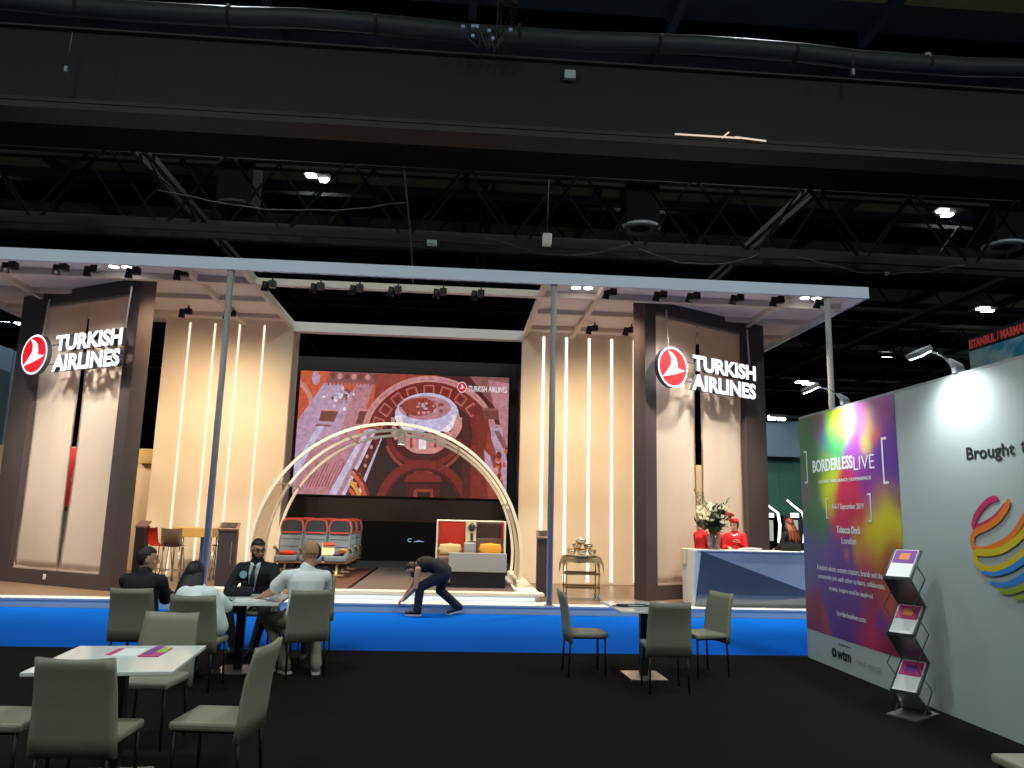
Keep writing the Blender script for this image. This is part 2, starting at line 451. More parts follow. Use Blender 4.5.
# round air vents on black drop boxes
for lb, px, py, Y in (('round grey ceiling vent below a twin hall lamp, above the right canopy', 640, 229, 24), ('dim round ceiling vent above the left fabric wall', 237, 208, 24), ('round grey ceiling vent at the far right edge over the white booth wall', 1003, 247, 24)):
    c = at_y(px, py, Y); t = thing('ceiling_vent', lb, 'vent', c, 0, 'round ceiling vents')
    bm = new(); lathe(bm, [(.34, .03), (.36, -.02), (.62, -.05), (.68, 0), (.66, .06), (.36, .06)], seg=28); obj('ring', bm, 'vent_grey' if px > 300 else 'hall_flange', t)  # left ring's dimmer light is put into a darker material
    bm = new(); lathe(bm, [(.02, .02), (.34, .02), (.34, .05), (.02, .05)], seg=20)
    for k in range(4): box(bm, (-.24 + .16 * k, 0, .0), (.02, .5, .05))
    obj('grille', bm, 'hall_dark', t)
    bm = new(); box(bm, (0, .1, 1.2), (1.1, 1.1, 2.3)); obj('duct_box', bm, 'hall_black', t)
# twin hall lamps
LAMPS = [(318, 178, 30, 'twin hall lamp glowing in the roof above the screen'), (640, 195, 30, 'twin hall lamp glowing above the round vent'), (945, 213, 30, 'twin hall lamp glowing in the upper right roof'),
         (12, 322, 50, 'small twin hall lamp glowing left of the left dark tower'), (985, 310, 45, 'twin hall lamp glowing just above the city name board'), (886, 355, 55, 'small twin hall lamp glowing above the white booth wall'),
         (805, 383, 70, 'faint distant twin hall lamp right of the right canopy post')]
for px, py, Y, lb in LAMPS:
    c = at_y(px, py, Y); s = Y / 30.0; t = thing('hall_lamp', lb, 'lamp', c, 0, 'twin hall lamps')
    for k, sx in enumerate((-.24, .24)):
        bm = new(); box(bm, (sx * s, (.2 if k else -.2) * s, 0), (.40 * s, .34 * s, .05)); obj('lamp_panel', bm, 'hall_lamp', t)
    bm = new(); box(bm, (0, 0, .09), (1.1 * s, 1.0 * s, .08)); tube(bm, [(-.3 * s, 0, .1), (0, 0, .5)], .02, 5); tube(bm, [(.3 * s, 0, .1), (0, 0, .5)], .02, 5); obj('housing', bm, 'hall_dark', t)

# ------------------------------------------------------------------ white booth wall on the right
WX = 4.57
bm = new(); span(bm, (WX, -2.0, 0), (WX + 0.09, 9.91, 3.08), mi=0)
for y in (9.91 - 2.26, 9.91 - 4.7, 9.91 - 7.1): span(bm, (WX - 0.002, y - .004, 0), (WX, y + .004, 3.08), mi=1)
span(bm, (WX - .003, -2, 3.06), (WX + .09, 9.91, 3.085), mi=1)
struct('wall_right', bm, ['wall_white', 'panel_seam'])
def wl(px, py, out=0.0):
    q = at_x(px, py, WX); return V((WX - out, q.y, q.z))
WB = lambda y, z, out=0.004: basis((WX - out, y, z), (0, -1, 0), (0, 0, 1), (-1, 0, 0))
BLOBS = [(806,430,60,120,85,.3),(806,455,40,130,85,.3),(818,424,170,50,80,.16),(822,432,50,120,190,.18),(835,418,205,235,40,.2),(833,437,20,180,115,.2),(845,424,200,225,110,.12),  # last pale lime blob paints in the arm light's brightness
 (857,420,235,110,200,.16),(868,424,220,190,80,.1),(866,442,225,205,60,.1),(880,415,165,60,135,.18),(876,432,220,95,50,.07),(890,428,110,50,150,.22),(890,460,85,40,150,.25),(855,450,165,80,185,.17),
 (822,455,140,180,50,.1),(810,475,50,95,55,.25),(828,478,205,220,15,.18),(845,490,200,25,80,.18),(870,480,120,40,140,.2),(880,495,160,40,120,.18),(805,492,140,90,140,.16),(812,505,25,125,75,.2),(816,522,25,120,75,.18),
 (832,500,195,200,25,.1),(842,510,205,25,80,.2),(858,515,190,25,70,.18),(885,515,205,195,5,.22),(880,535,205,195,15,.2),(897,503,100,30,95,.12),(862,545,205,160,25,.12),(868,556,185,25,70,.14),(848,557,205,140,60,.05),
 (850,565,95,50,145,.22),(820,560,85,75,155,.28),(806,560,70,100,155,.22),(890,565,150,40,30,.18),(840,590,85,50,145,.28),(870,590,140,25,70,.22),(890,595,185,80,25,.18),(815,605,130,40,55,.18),(825,620,165,65,55,.08),
 (850,615,90,40,120,.2),(870,628,180,25,55,.18),(897,640,130,15,45,.2),(880,620,60,40,150,.1),(905,625,80,20,60,.15)]
BL = []
for px, py, r, g, b, s in BLOBS:
    q = at_x(px, py, WX); BL.append((q.y, q.z, lin(r), lin(g), lin(b), s))
def blend(y, z):
    n = mnoise.noise_vector(V((y * 2.2, z * 2.2, 3.1))) * 0.12 + mnoise.noise_vector(V((y * 6, z * 6, 1.7))) * 0.035
    y += n.x; z += n.y; a = [0, 0, 0]; w = 1e-9
    for by, bz, r, g, b, s in BL:
        k = math.exp(-((y - by) ** 2 + (z - bz) ** 2) / (1.25 * s * s)); w += k; a[0] += k * r; a[1] += k * g; a[2] += k * b
    return (a[0] / w, a[1] / w, a[2] / w, 1)
def vc_mat(name, rough):
    m = bpy.data.materials.new(name); m.use_nodes = True; nt = m.node_tree; b = nt.nodes['Principled BSDF']
    at = nt.nodes.new('ShaderNodeAttribute'); at.attribute_name = 'print'
    nt.links.new(at.outputs['Color'], b.inputs['Base Color']); b.inputs['Roughness'].default_value = rough; M[name] = m
vc_mat('poster_print', 0.4)
def print_mesh(bm, name, fn, material):
    me = finish(bm, name, material)
    ca = me.color_attributes.new('print', 'FLOAT_COLOR', 'POINT')
    for i, v in enumerate(me.vertices): ca.data[i].color = fn(v.co)
    return me
t = thing('poster', 'tall colourful powder cloud poster with white event lettering on the white booth wall', 'poster', (WX, 8.76, 0))
bm = new(); NY, NZ = 96, 116; y0, y1, z0, z1 = 9.905, 7.64, 0.36, 3.06
g = [[bm.verts.new((-0.003, y0 + (y1 - y0) * i / NY - 8.76, z0 + (z1 - z0) * j / NZ)) for j in range(NZ + 1)] for i in range(NY + 1)]
for i in range(NY):
    for j in range(NZ): bm.faces.new((g[i][j], g[i + 1][j], g[i + 1][j + 1], g[i][j + 1]))
obj('printed_panel', print_mesh(bm, 'printed_panel', lambda c: blend(c.y + 8.76, c.z), 'poster_print'), None, t)
PB = lambda y, z: basis((-0.006, y - 8.76, z), (0, -1, 0), (0, 0, 1), (-1, 0, 0))
for s, w, h, y, z, bd in (('BORDERLESS', 1.0, .155, 9.55, 2.325, .02), ('LIVE', .44, .155, 8.53, 2.30, -.008), ('CREATE  INFLUENCE | EXPERIENCE', 1.25, .05, 9.42, 2.17, 0), ('5-6-7 September 2019', .72, .085, 9.08, 1.84, 0),
                          ('Tobacco Dock', .55, .085, 9.0, 1.58, .02), ('London', .33, .075, 8.89, 1.46, 0), ('A festival where content creators, brands and the', 1.5, .075, 9.55, 1.11, 0),
                          ('community join each other to learn, collaborate,', 1.5, .075, 9.52, 1.0, 0), ('create, inspire and be inspired', .98, .07, 9.25, .88, 0), ('borderlesslive.com', .64, .06, 9.08, .62, 0)):
    bm = new(); text_bm(bm, s, w, h, .002, PB(y, z), bold=bd); obj('lettering', bm, 'shirt_white', t, label='white event lettering')
def bracket(y, za, zb, d, arm=.09, w=.022):
    bm = new(); k = d * arm; Y0 = y - 8.76
    prism(bm, [(0, za), (k, za), (k, za + w), (d * w, za + w), (d * w, zb - w), (k, zb - w), (k, zb), (0, zb)], .002, basis((-.008, Y0, 0), (0, 1, 0), (0, 0, 1), (1, 0, 0)))
    obj('bracket', bm, 'shirt_white', t, label='white square bracket')
bracket(9.70, 2.2, 2.62, 1); bracket(7.93, 2.12, 2.62, -1, .1, .028); bracket(9.24, 1.75, 2.0, -1, .05, .015); bracket(8.2, 1.72, 2.03, 1, .07, .018)
t = thing('wall_logo', 'small dark organiser logo under the colourful poster', 'logo', (WX - .003, 9.0, .2))
LB = lambda y, z: basis((-.001, y - 9.0, z - .2), (0, -1, 0), (0, 0, 1), (-1, 0, 0))
bm = new(); text_bm(bm, 'wtm', .32, .115, .002, LB(9.13, .125), bold=.03); obj('lettering', bm, 'ink', t)
bm = new(); text_bm(bm, 'brought to you by', .28, .03, .002, LB(9.08, .28)); obj('small_lettering', bm, 'ink', t)
bm = new(); text_bm(bm, 'TRAVERSE', .5, .05, .002, LB(8.68, .14)); obj('side_lettering', bm, 'ink_grey', t, label='pale grey lettering')
bm = new()
for rx_, rot_ in ((.05, 0), (.026, .5), (.026, -.9)):
    tube(bm, [(-.003, .20 + rx_ * math.cos(q) * math.cos(rot_) - .05 * math.sin(q) * math.sin(rot_), -.02 + rx_ * math.cos(q) * math.sin(rot_) + .05 * math.sin(q) * math.cos(rot_)) for q in (2 * PI * k / 18 for k in range(19))], .006, 5)
obj('globe_mark', bm, 'ink', t)
# "Brought to ..." and the ribbon globe
t = thing('wall_lettering', 'large black lettering on the white booth wall', 'lettering', (WX - .003, 6.2, 2.3))
for s_, w_, y_ in (('Brought', .60, 6.56), ('to', .17, 5.89)):
    bm = new(); text_bm(bm, s_, w_, .145 if s_ == 'Brought' else .105, .002, basis((-.001, y_ - 6.2, (2.25 if s_ == 'Brought' else 2.288) - 2.3), (0, -1, 0), (0, 0, 1), (-1, 0, 0)), bold=.012); obj('word', bm, 'ink', t)
t = thing('globe_logo', 'large multicoloured ribbon globe logo on the white booth wall', 'logo', (WX - .003, 6.0, 1.55))
RB = [0]
def ribbon(material, pts, w0, w1, nm):
    RB[0] += 1
    bm = new(); P = []
    P = [at_x(a, b, WX) for a, b in pts]; Q = []
    for i in range(len(P) - 1):                       # Catmull-Rom
        p0, p1, p2, p3 = P[max(i - 1, 0)], P[i], P[i + 1], P[min(i + 2, len(P) - 1)]
        for k in range(6):
            s = k / 6; Q.append(.5 * ((2 * p1) + (p2 - p0) * s + (2 * p0 - 5 * p1 + 4 * p2 - p3) * s * s + (3 * p1 - p0 - 3 * p2 + p3) * s ** 3))
    Q.append(P[-1]); L = []; n = len(Q)
    for i, q in enumerate(Q):
        d = (Q[min(i + 1, n - 1)] - Q[max(i - 1, 0)]).normalized(); s = V((0, -d.z, d.y)); s_ = i / (n - 1)
        w = w0 + (w1 - w0) * s_
        if s_ < .06: w *= .55 + .45 * s_ / .06
        if s_ > .94: w *= .4 + .6 * (1 - s_) / .06
        L.append((q + s * w / 2, q - s * w / 2))
    vs = [[bm.verts.new(V((-.001 - .0022 * RB[0], p.y - 6.0, p.z - 1.55))) for p in pr] for pr in L]
    for a, b in zip(vs, vs[1:]): bm.faces.new((a[0], a[1], b[1], b[0]))
    q = bmesh.ops.extrude_face_region(bm, geom=bm.faces[:]); 
    for v in q['geom']:
        if isinstance(v, bmesh.types.BMVert): v.co.x -= .002
    obj(nm, bm, material, t, label=nm.replace('_', ' '))
ribbon('logo_pink', [(999, 498.5), (991, 500), (983, 507), (976, 518), (975, 527), (981, 526.5), (992, 521), (1002, 512), (1008, 503)], .055, .06, 'pink_ribbon')
ribbon('logo_orange', [(1010, 499), (1007, 508), (999, 519), (988, 527), (978, 531.5), (974, 536), (973.5, 543), (977, 549), (988, 549), (1003, 543), (1016, 532), (1026, 516), (1036, 500)], .06, .05, 'orange_ribbon')
ribbon('logo_gold', [(1040, 508), (1030, 526), (1018, 540), (1003, 550), (988, 553), (977, 553), (978, 562), (984, 568), (996, 569), (1010, 564), (1024, 553), (1040, 536)], .06, .055, 'gold_ribbon')
ribbon('logo_blue', [(983, 572), (996, 574), (1010, 570), (1024, 561), (1042, 545), (1054, 528)], .03, .07, 'blue_ribbon')
ribbon('logo_blue', [(992, 583), (1004, 585), (1018, 581), (1034, 570), (1052, 552)], .03, .07, 'lower_blue_ribbon')
ribbon('logo_green', [(1000, 589), (1010, 592), (1024, 588), (1040, 578), (1052, 566)], .03, .06, 'green_ribbon')
ribbon('logo_green', [(1016, 598), (1028, 596), (1044, 586)], .03, .05, 'olive_ribbon')
# arm lights clamped on the wall top
for lb, y, hd in (('arm spotlight on the booth wall top above the colourful poster', 8.70, V((-.45, -.05, .13))), ('arm spotlight on the booth wall top above the black lettering', 6.62, V((-.40, -.05, .12)))):
    t = thing('arm_light', lb, 'light', (WX + .02, y, 3.08), 0, 'arm lights on the booth wall')
    bm = new(); box(bm, (0, 0, .03), (.10, .06, .06), bev=.01); loft(bm, [[V((x, yy, z)) for x, yy in ((-.04 * s + ox, -.035 * s), (.04 * s + ox, -.035 * s), (.04 * s + ox, .035 * s), (-.04 * s + ox, .035 * s))] for s, ox, z in ((1, 0, .05), (1, -.02, .09), (.5, -.09, .14))]); obj('clamp', bm, 'lamp_grey', t)
    bm = new(); tube(bm, [(-.06, 0, .12), hd * .55 + V((0, 0, .12)), hd + V((.04, 0, .07))], .011, 8); obj('arm', bm, 'chrome', t)
    R3 = Euler((0, math.radians(-28), 0)).to_matrix()
    bm = new(); box(bm, hd + V((0, 0, .055)), (.15, .20, .05), R3, bev=.01); obj('lamp_head', bm, 'lamp_grey', t)
    bm = new(); box(bm, hd + V((.012, 0, .028)), (.12, .17, .012), R3); obj('lens', bm, 'lamp_white', t)
    lamp('arm_lamp', 'SPOT', V((WX + .02, y, 3.08)) + hd + V((.03, 0, .0)), (WX, y - .05, 1.7), 88, (.92, .98, 1), .06, 140, .9)

# ------------------------------------------------------------------ neighbours far behind
bm = new(); span(bm, (-12.0, 6, 0), (-11.85, 21.2, 5.70), mi=0); span(bm, (-11.86, 6, 0), (-11.83, 20.85, 5.1), mi=1); span(bm, (-11.86, 20.85, 5.12), (-11.83, 20.88, 5.68), mi=1)
struct('wall_neighbour', bm, ['panel_blue', 'panel_slate'])
bm = new(); span(bm, (-14, 19.9, 0.1), (-6.9, 20.05, 3.12)); struct('wall_meeting', bm, 'beige_wall')
bm = new(); span(bm, (4.6, 19.9, 0.1), (7.9, 20.05, 3.12)); struct('wall_meeting_right', bm, 'beige_wall')
bm = new(); span(bm, (8.5, 26, -.02), (18, 26.2, 4.0)); 
for x in (9.6, 11.2, 12.8): span(bm, (x, 25.985, -.02), (x + .02, 26, 4.0))
struct('wall_green', bm, 'teal_wall')
t = thing('back_booth_header', 'dark slate header panel lit from above behind the counter', 'panel', (11.2, 25.6, 4.0))
bm = new(); span(bm, (-.75, 0, -.1), (.85, .12, 1.15)); obj('panel', bm, 'panel_slate', t)
bm = new(); span(bm, (-.6, -.5, 1.2), (.6, .0, 1.26)); obj('rail', bm, 'black_metal', t)
t2 = thing('floodlight', 'bright white floodlight above the slate header panel', 'lamp', at_y(778, 418, 25.3)); bm = new()
for sx in (-.22, .12): box(bm, (sx, 0, 0), (.28, .1, .16), bev=.03)
obj('lens', bm, 'lamp_white', t2); bm = new(); box(bm, (0, .1, .02), (.7, .1, .22)); obj('housing', bm, 'black_metal', t2)
def led_gate(px0, lb, flip=1):
    t = thing('booth_doorway', lb, 'doorway', (at_y(px0, 540, 25.0).x, 25.0, 0)); 
    q = lambda x, y: at_y(x, y, 25.0) - V((at_y(px0, 540, 25.0).x, 0, 0)) - V((0, 25.0, 0))
    P = [q(px0 - 8, 500), q(px0, 507), q(px0 + 8, 513), q(px0 + 10, 525), q(px0 + 9, 543)]
    bm = new()
    for a, b in zip(P, P[1:]): bar(bm, a, b, (.05), .045 if a is P[0] or a is P[1] else .10, up=(0, 1, 0))
    obj('light_line', bm, 'booth_led', t)
    bm = new(); a, b = q(px0 - 3, 520), q(px0 + 5, 541); span(bm, (a.x, .1, b.z), (b.x, .14, a.z)); obj('lit_picture', bm, 'panel_white_lit', t)
    bm = new(); a, b = q(px0 - 3, 513), q(px0 + 5, 517.5); span(bm, (a.x, .08, b.z), (b.x, .14, a.z)); obj('lit_sign', bm, 'booth_led', t)
    bm = new(); span(bm, (-1.0, .3, 0), (.6, .4, 1.9)); obj('back_panel', bm, 'black', t)
glow('panel_white_lit', (196, 206, 190), .7)
led_gate(770, 'far booth doorway outlined by a white light line, right of the right dark tower')
led_gate(795, 'far booth doorway outlined by a white light line, behind the auburn haired person')
t = thing('city_name_board', 'hanging board with red city names over a sea photo above the booth wall', 'board', (10, 12, 4.6))
za, zb = 4.66, 5.1
bm = new(); span(bm, (.0, -6, .06), (.1, 2.06, .76)); obj('board', bm, 'black', t)
NP = new(); gv = [[NP.verts.new((-.004, 2.05 - i * .1, .06 + j * .06)) for j in range(8)] for i in range(70)]
for i in range(69):
    for j in range(7): NP.faces.new((gv[i][j], gv[i + 1][j], gv[i + 1][j + 1], gv[i][j + 1]))
def seafn(c):
    n = mnoise.noise(V((c.y * 2, c.z * 4, 0))) + .5 * mnoise.noise(V((c.y * 7, c.z * 9, 2)))
    n *= 1.6; k = min(1, max(0, .5 + n)); e = min(1, max(0, (c.y - .9) * 1.2 + n))
    a = (lin(20), lin(120), lin(150)); b = (lin(170), lin(195), lin(200)); g_ = (lin(120), lin(140), lin(120))
    q = [a[i] * (1 - k * .6) + b[i] * k * .6 for i in range(3)]
    return (*[q[i] * (1 - e * .7) + g_[i] * e * .7 for i in range(3)], 1)
vc_mat('sea_print', .5)
obj('sea_picture', print_mesh(NP, 'sea_picture', seafn, 'sea_print'), None, t)
bm = new(); text_bm(bm, 'ISTANBUL / MARMARA', 1.66, .17, .004, basis((-.004, 2.03, .53), (0, -1, 0), (0, 0, 1), (-1, 0, 0)), bold=.03); obj('lettering', bm, 'sign_board_red', t)
# ================================================================== THE STAND
YF = 18.18
def fabric_wall(name, x0, x1, xs, side):
    bm = new(); span(bm, (x0, YF, .15), (x1, YF + .12, 6.13), mi=0)
    span(bm, (x0, YF - .012, 6.04), (x1, YF, 6.13), mi=0)
    w = struct(name, bm, ['fabric_cream'])
    bm = new()
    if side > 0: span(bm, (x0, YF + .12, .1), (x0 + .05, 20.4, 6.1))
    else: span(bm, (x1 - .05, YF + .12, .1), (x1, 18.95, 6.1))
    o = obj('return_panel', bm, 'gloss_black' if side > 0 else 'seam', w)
    for x in xs:
        bm = new(); hw = .028 if side > 0 else .02; span(bm, (x - hw, YF - .014, .2), (x + hw, YF, 6.02)); obj('light_strip', bm, 'strip_white' if side > 0 else 'strip_soft', w)
    return w
fabric_wall('wall_back_left', -6.97, -4.0, (-6.41, -5.83, -5.26, -4.68), -1)
fabric_wall('wall_back_right', 1.5, 4.47, (2.03, 2.59, 3.15, 3.71, 4.27), 1)
# dark wall that carries the LED screen
SY = 20.18
bm = new()
span(bm, (-4.6, SY + .06, 1.46), (1.75, SY + .3, 5.72), mi=0)
struct('wall_screen', bm, ['screen_wall'])
bm = new(); span(bm, (-5, 26.2, 0), (4, 26.4, 3.2)); struct('wall_back_room', bm, 'black')
# header beam over the stage opening
bm = new(); span(bm, (-4.1, YF - .02, 5.91), (1.52, YF + .2, 6.14)); o = obj('header_beam', bm, 'canopy_white'); tag(o, 'pale header beam spanning over the big screen between the two fabric walls', 'beam')
# canopy
c = thing('canopy', 'long white stand canopy with ribbed underside carried on steel posts', 'canopy', (-1.25, 13.68, 6.0))
L = lambda p: V(p) - V((-1.25, 13.68, 6.0))
def cspan(bm, a, b, mi=0): span(bm, L(a), L(b), mi=mi)
bm = new(); cspan(bm, (-10.3, 13.68, 5.97), (7.8, 13.76, 6.19)); 
obj('fascia', bm, 'fascia', c)
for xa in (-10.3, 7.72):
    bm = new(); cspan(bm, (xa, 13.76, 5.97), (xa + .08, 18.7, 6.19)); obj('fascia', bm, 'fascia', c)
for xa, xb in ((-10.22, -4.02), (1.55, 7.72)):
    bm = new(); cspan(bm, (xa, 13.76, 6.12), (xb, 18.7, 6.18)); obj('ceiling_panel', bm, 'canopy_white', c)
    for y in (16.05, 17.5):
        bm = new(); cspan(bm, (xa, y - .04, 6.02), (xb, y + .04, 6.12)); obj('cross_rib', bm, 'canopy_rib', c)
for xs, wd in (((-4.06, -5.15, -8.95), .05), ((1.57, 2.72, 6.43), .05)):
    for x in xs:
        bm = new(); cspan(bm, (x - wd, 13.76, 6.0), (x + wd, 18.15, 6.12)); obj('rib', bm, 'canopy_rib', c)
bm = new(); cspan(bm, (-10.22, 14.62, 5.99), (7.72, 14.76, 6.12)); obj('track_beam', bm, 'canopy_rib', c)
for lb, x in (('twin recessed light in the left canopy beside the left dark tower', -6.42), ('twin recessed light in the right canopy beside the steel post', 2.33), ('twin recessed light near the right end of the canopy', 6.94)):
    t = thing('recessed_light', lb, 'light', (x, 14.3, 6.115), 0, 'twin recessed canopy lights'); bm = new()
    lathe(bm, [(.085, -.012), (.085, .003)], (-.12, 0, 0), 14); lathe(bm, [(.085, -.012), (.085, .003)], (.12, 0, 0), 14); obj('lens', bm, 'lamp_white', t)
    bm = new(); span(bm, (-.23, -.11, -.006), (.23, .11, .002)); obj('plate', bm, 'canopy_white', t)
for x, lb in ((-4.22, 'tall grey steel post left of the dark kiosk under the left canopy'), (1.71, 'tall grey steel post in the middle, in front of the right kiosk'), (7.0, 'tall grey steel post under the right canopy end, rising behind the booth wall')):
    t = thing('canopy_post', lb, 'post', (x, 13.76, .15), 0, 'posts of the canopy')
    bm = new(); tube(bm, [(0, 0, 0), (0, 0, 5.85)], .055, 16); obj('pole', bm, 'post_steel', t)
    bm = new(); box(bm, (0, 0, .005), (.16, .16, .01)); obj('base_plate', bm, 'post_steel', t)
    bm = new(); box(bm, (0, 0, 5.83), (.13, .13, .05)); obj('top_plate', bm, 'post_steel', t)
# track spotlights
def spot_proto():
    t = thing('track_spotlight', '', 'spotlight', (0, 0, 0), 0, 'black track spotlights under the canopy')
    bm = new(); span(bm, (.0, -.06, -.13), (.13, .06, -.0)); span(bm, (.05, -.02, .0), (.08, .02, .075)); obj('driver_box', bm, 'black_metal', t)
    bm = new(); tube(bm, [(.0, 0, -.09), (-.06, 0, -.09)], .015, 8); obj('swivel', bm, 'black_metal', t)
    bm = new(); Rm = Euler((math.radians(18), math.radians(8), 0)).to_matrix(); vs0 = len(bm.verts)
    lathe(bm, [(.03, .09), (.055, .085), (.06, -.02), (.075, -.10), (.062, -.10), (.05, -.04), (.01, -.04)], seg=16)
    for v in bm.verts: v.co = Rm @ v.co + V((-.07, 0, -.10))
    obj('head', bm, 'black_metal', t); return t
SP = spot_proto(); first = True
FR = [(-8.59, 14.69), (-7.66, 14.69), (-7.09, 14.69), (-6.32, 14.69), (-5.42, 14.69)]
MID = [-3.73, -2.81, -2.06, -1.32, -.44, .3]
RT = [2.94, 3.96, 4.64, 5.54, 6.38, 7.3]
SPOTS = [(x * .965, 14.1, 6.05, f'black track spotlight under the left canopy front, {ORD[i]} from the left end', i == 3) for i, (x, y) in enumerate(FR)]
SPOTS += [(x, 14.54, 6.04, f'black track spotlight on the open middle bar, {ORD[i]} from the left', i == 2) for i, x in enumerate(MID)]
SPOTS += [(x * .965, 14.1, 6.05, f'black track spotlight under the right canopy front, {ORD[i]} from the left', i == 0) for i, x in enumerate(RT)]
SPOTS += [(-6.13, 17.0, 6.05, 'black spotlight near the left fabric wall top, left of the post', False), (-5.17, 17.0, 6.05, 'black spotlight near the left fabric wall top, right of the post', False),
          (3.01, 17.0, 6.05, 'black spotlight near the right fabric wall top, away from the tower', False), (3.87, 17.0, 6.05, 'black spotlight near the right fabric wall top, touching the right dark tower', False)]
for x, y, z, lb, lit in SPOTS:
    if first: SP.location = (x, y, z); SP['label'] = lb; s = SP; first = False
    else: s = dup(SP, (x, y, z), 0, lb)
    if lit:
        bm = new(); lathe(bm, [(.05, -.09), (.05, -.08)], seg=14)
        Rm = Euler((math.radians(18), math.radians(8), 0)).to_matrix()
        for v in bm.verts: v.co = Rm @ v.co + V((-.07, 0, -.10))
        obj('lens', bm, 'lamp_warm', s)
WARM = (1, .73, .47); WARM2 = (1, .84, .66)
for x, xt, tz in ((-5.5, -6.5, 2.9), (-5.0, -5.5, 2.8), (-4.4, -4.6, 2.6)): lamp('spot_lamp', 'SPOT', (x, 14.25, 5.88), (xt, YF, tz), 430, WARM, .1, 78, 1)
for x, xt, tz in ((2.0, 2.0, 2.4), (2.5, 2.9, 2.6), (3.0, 3.8, 2.8)): lamp('spot_lamp', 'SPOT', (x, 14.25, 5.88), (xt, YF, tz), 360, WARM, .1, 78, 1)

# dark portal towers with hanging fabric, local x along the face, y into the depth
def tower(name_lb, loc, rz, sgn, ph):
    t = thing('portal_tower', name_lb, 'tower', loc, rz, 'dark portal towers')
    X = lambda u: sgn * u
    bm = new(); D = .34
    def B(u0, u1, z0, z1): span(bm, (min(X(u0), X(u1)), 0, z0), (max(X(u0), X(u1)), D, z1))
    B(0, .30, 0, 5.98); B(3.03, 3.72, 0, 5.98); B(.30, 3.03, 0, .27); B(.30, 3.03, 5.71, 5.98)
    obj('frame', bm, 'tower_dark', t)
    for k, (ua, ub, ga, gb) in enumerate(((.31, 1.62, .0, 1), (1.66, 3.02, 1, 0))):
        bm = new(); n, mrow = 18, 30; g = []
        for j in range(mrow + 1):
            s = j / mrow; z = .275 + 5.43 * s; w = .07 * math.sin(PI * s) ** .8 if s < 1 else 0
            a = ua + (w if ga else .0); b = ub - (w if gb else .0)
            g.append([bm.verts.new((X(a + (b - a) * i / n), (.10 + .03 * math.sin(PI * s) + .012 * math.sin(3 * i / n * PI + ph + s * 2)), z)) for i in range(n + 1)])
        for j in range(mrow):
            for i in range(n): bm.faces.new((g[j][i], g[j][i + 1], g[j + 1][i + 1], g[j + 1][i]))
        bmesh.ops.solidify(bm, geom=bm.faces[:], thickness=.006)
        obj('fabric_strip', bm, 'fabric_banner', t, smooth=True)
        for z0, z1 in ((.27, .30), (5.66, 5.71)):
            bm = new(); span(bm, (min(X(ua), X(ub)), .08, z0), (max(X(ua), X(ub)), .16, z1)); obj('batten', bm, 'seam', t)
    return t
tl = tower('left dark portal tower with two hanging cream fabric strips', (-6.27, 14.95, .15), math.radians(-30), -1, .4)
bm = new(); span(bm, (-1.9, -.012, .10), (-1.82, .0, .20), bev=.003); obj('power_socket', bm, 'white_paint', tl)
tr = tower('right dark portal tower with two hanging cream fabric strips', (3.70, 14.8, .15), math.radians(30), 1, 2.1)
BIRD = [(-.36, .84), (-.05, .74), (.18, .56), (.31, .28), (.32, -.02), (.86, -.10), (.45, -.26), (.0, -.40), (-.45, -.50), (-.82, -.60), (-.55, -.36), (-.34, -.12), (-.14, .15), (-.14, .48)]
def emblem(t, cx, cz, r, y=0, parent_label=''):
    mt = lambda zz: basis((cx, y - zz, cz), (1, 0, 0), (0, 0, 1), (0, -1, 0))
    bm = new(); prism(bm, [(r * math.cos(a), r * math.sin(a)) for a in (2 * PI * k / 40 for k in range(40))], .10, mt(0), 0, 1)
    d = obj('disc', bm, ['sign_white', 'letter_side'], t)
    bm = new(); prism(bm, [(r * .9 * math.cos(a), r * .9 * math.sin(a)) for a in (2 * PI * k / 40 for k in range(40))], .006, mt(.10)); obj('red_field', bm, 'sign_red', d)
    bm = new(); prism(bm, [(p[0] * r * .93, p[1] * r * .93) for p in BIRD], .006, mt(.106)); obj('bird_mark', bm, 'sign_white', d)
def airline_sign(lb, loc, rz, cu, tu):
    t = thing('illuminated_sign', lb, 'sign', loc, rz, 'illuminated airline signs')
    emblem(t, cu, 4.54, .415, -.22)
    for s, z, h, x0, w in (('TURKISH', 4.56, .335, tu, 1.98), ('AIRLINES', 4.15, .345, tu - .03, 2.0)):
        bm = new(); text_bm(bm, s, w, h, .09, basis((x0, -.20, z), (1, 0, 0), (0, 0, 1), (0, -1, 0)), bold=.045, mi=0, mi_side=1)
        obj('channel_letters', bm, ['sign_white', 'letter_side'], t)
    for u, z0 in ((cu, 4.95), (tu + 1.9, 4.85)):
        bm = new(); tube(bm, [(u, -.2, z0), (u, -.15, 5.75)], .018, 8); obj('hanging_rod', bm, 'canopy_white', t)
    for z in (4.72, 4.32):
        bm = new(); span(bm, (min(cu, tu), -.20, z), (tu + 2.0, -.185, z + .02)); obj('mounting_rail', bm, 'letter_side', t)
    return t
airline_sign('glowing white lettered sign with red bird disc on the left dark tower', (-6.27, 14.95, .15), math.radians(-30), -2.58, -1.98)
airline_sign('glowing white lettered sign with red bird disc on the right dark tower', (3.70, 14.8, .15), math.radians(30), .45, 1.06)

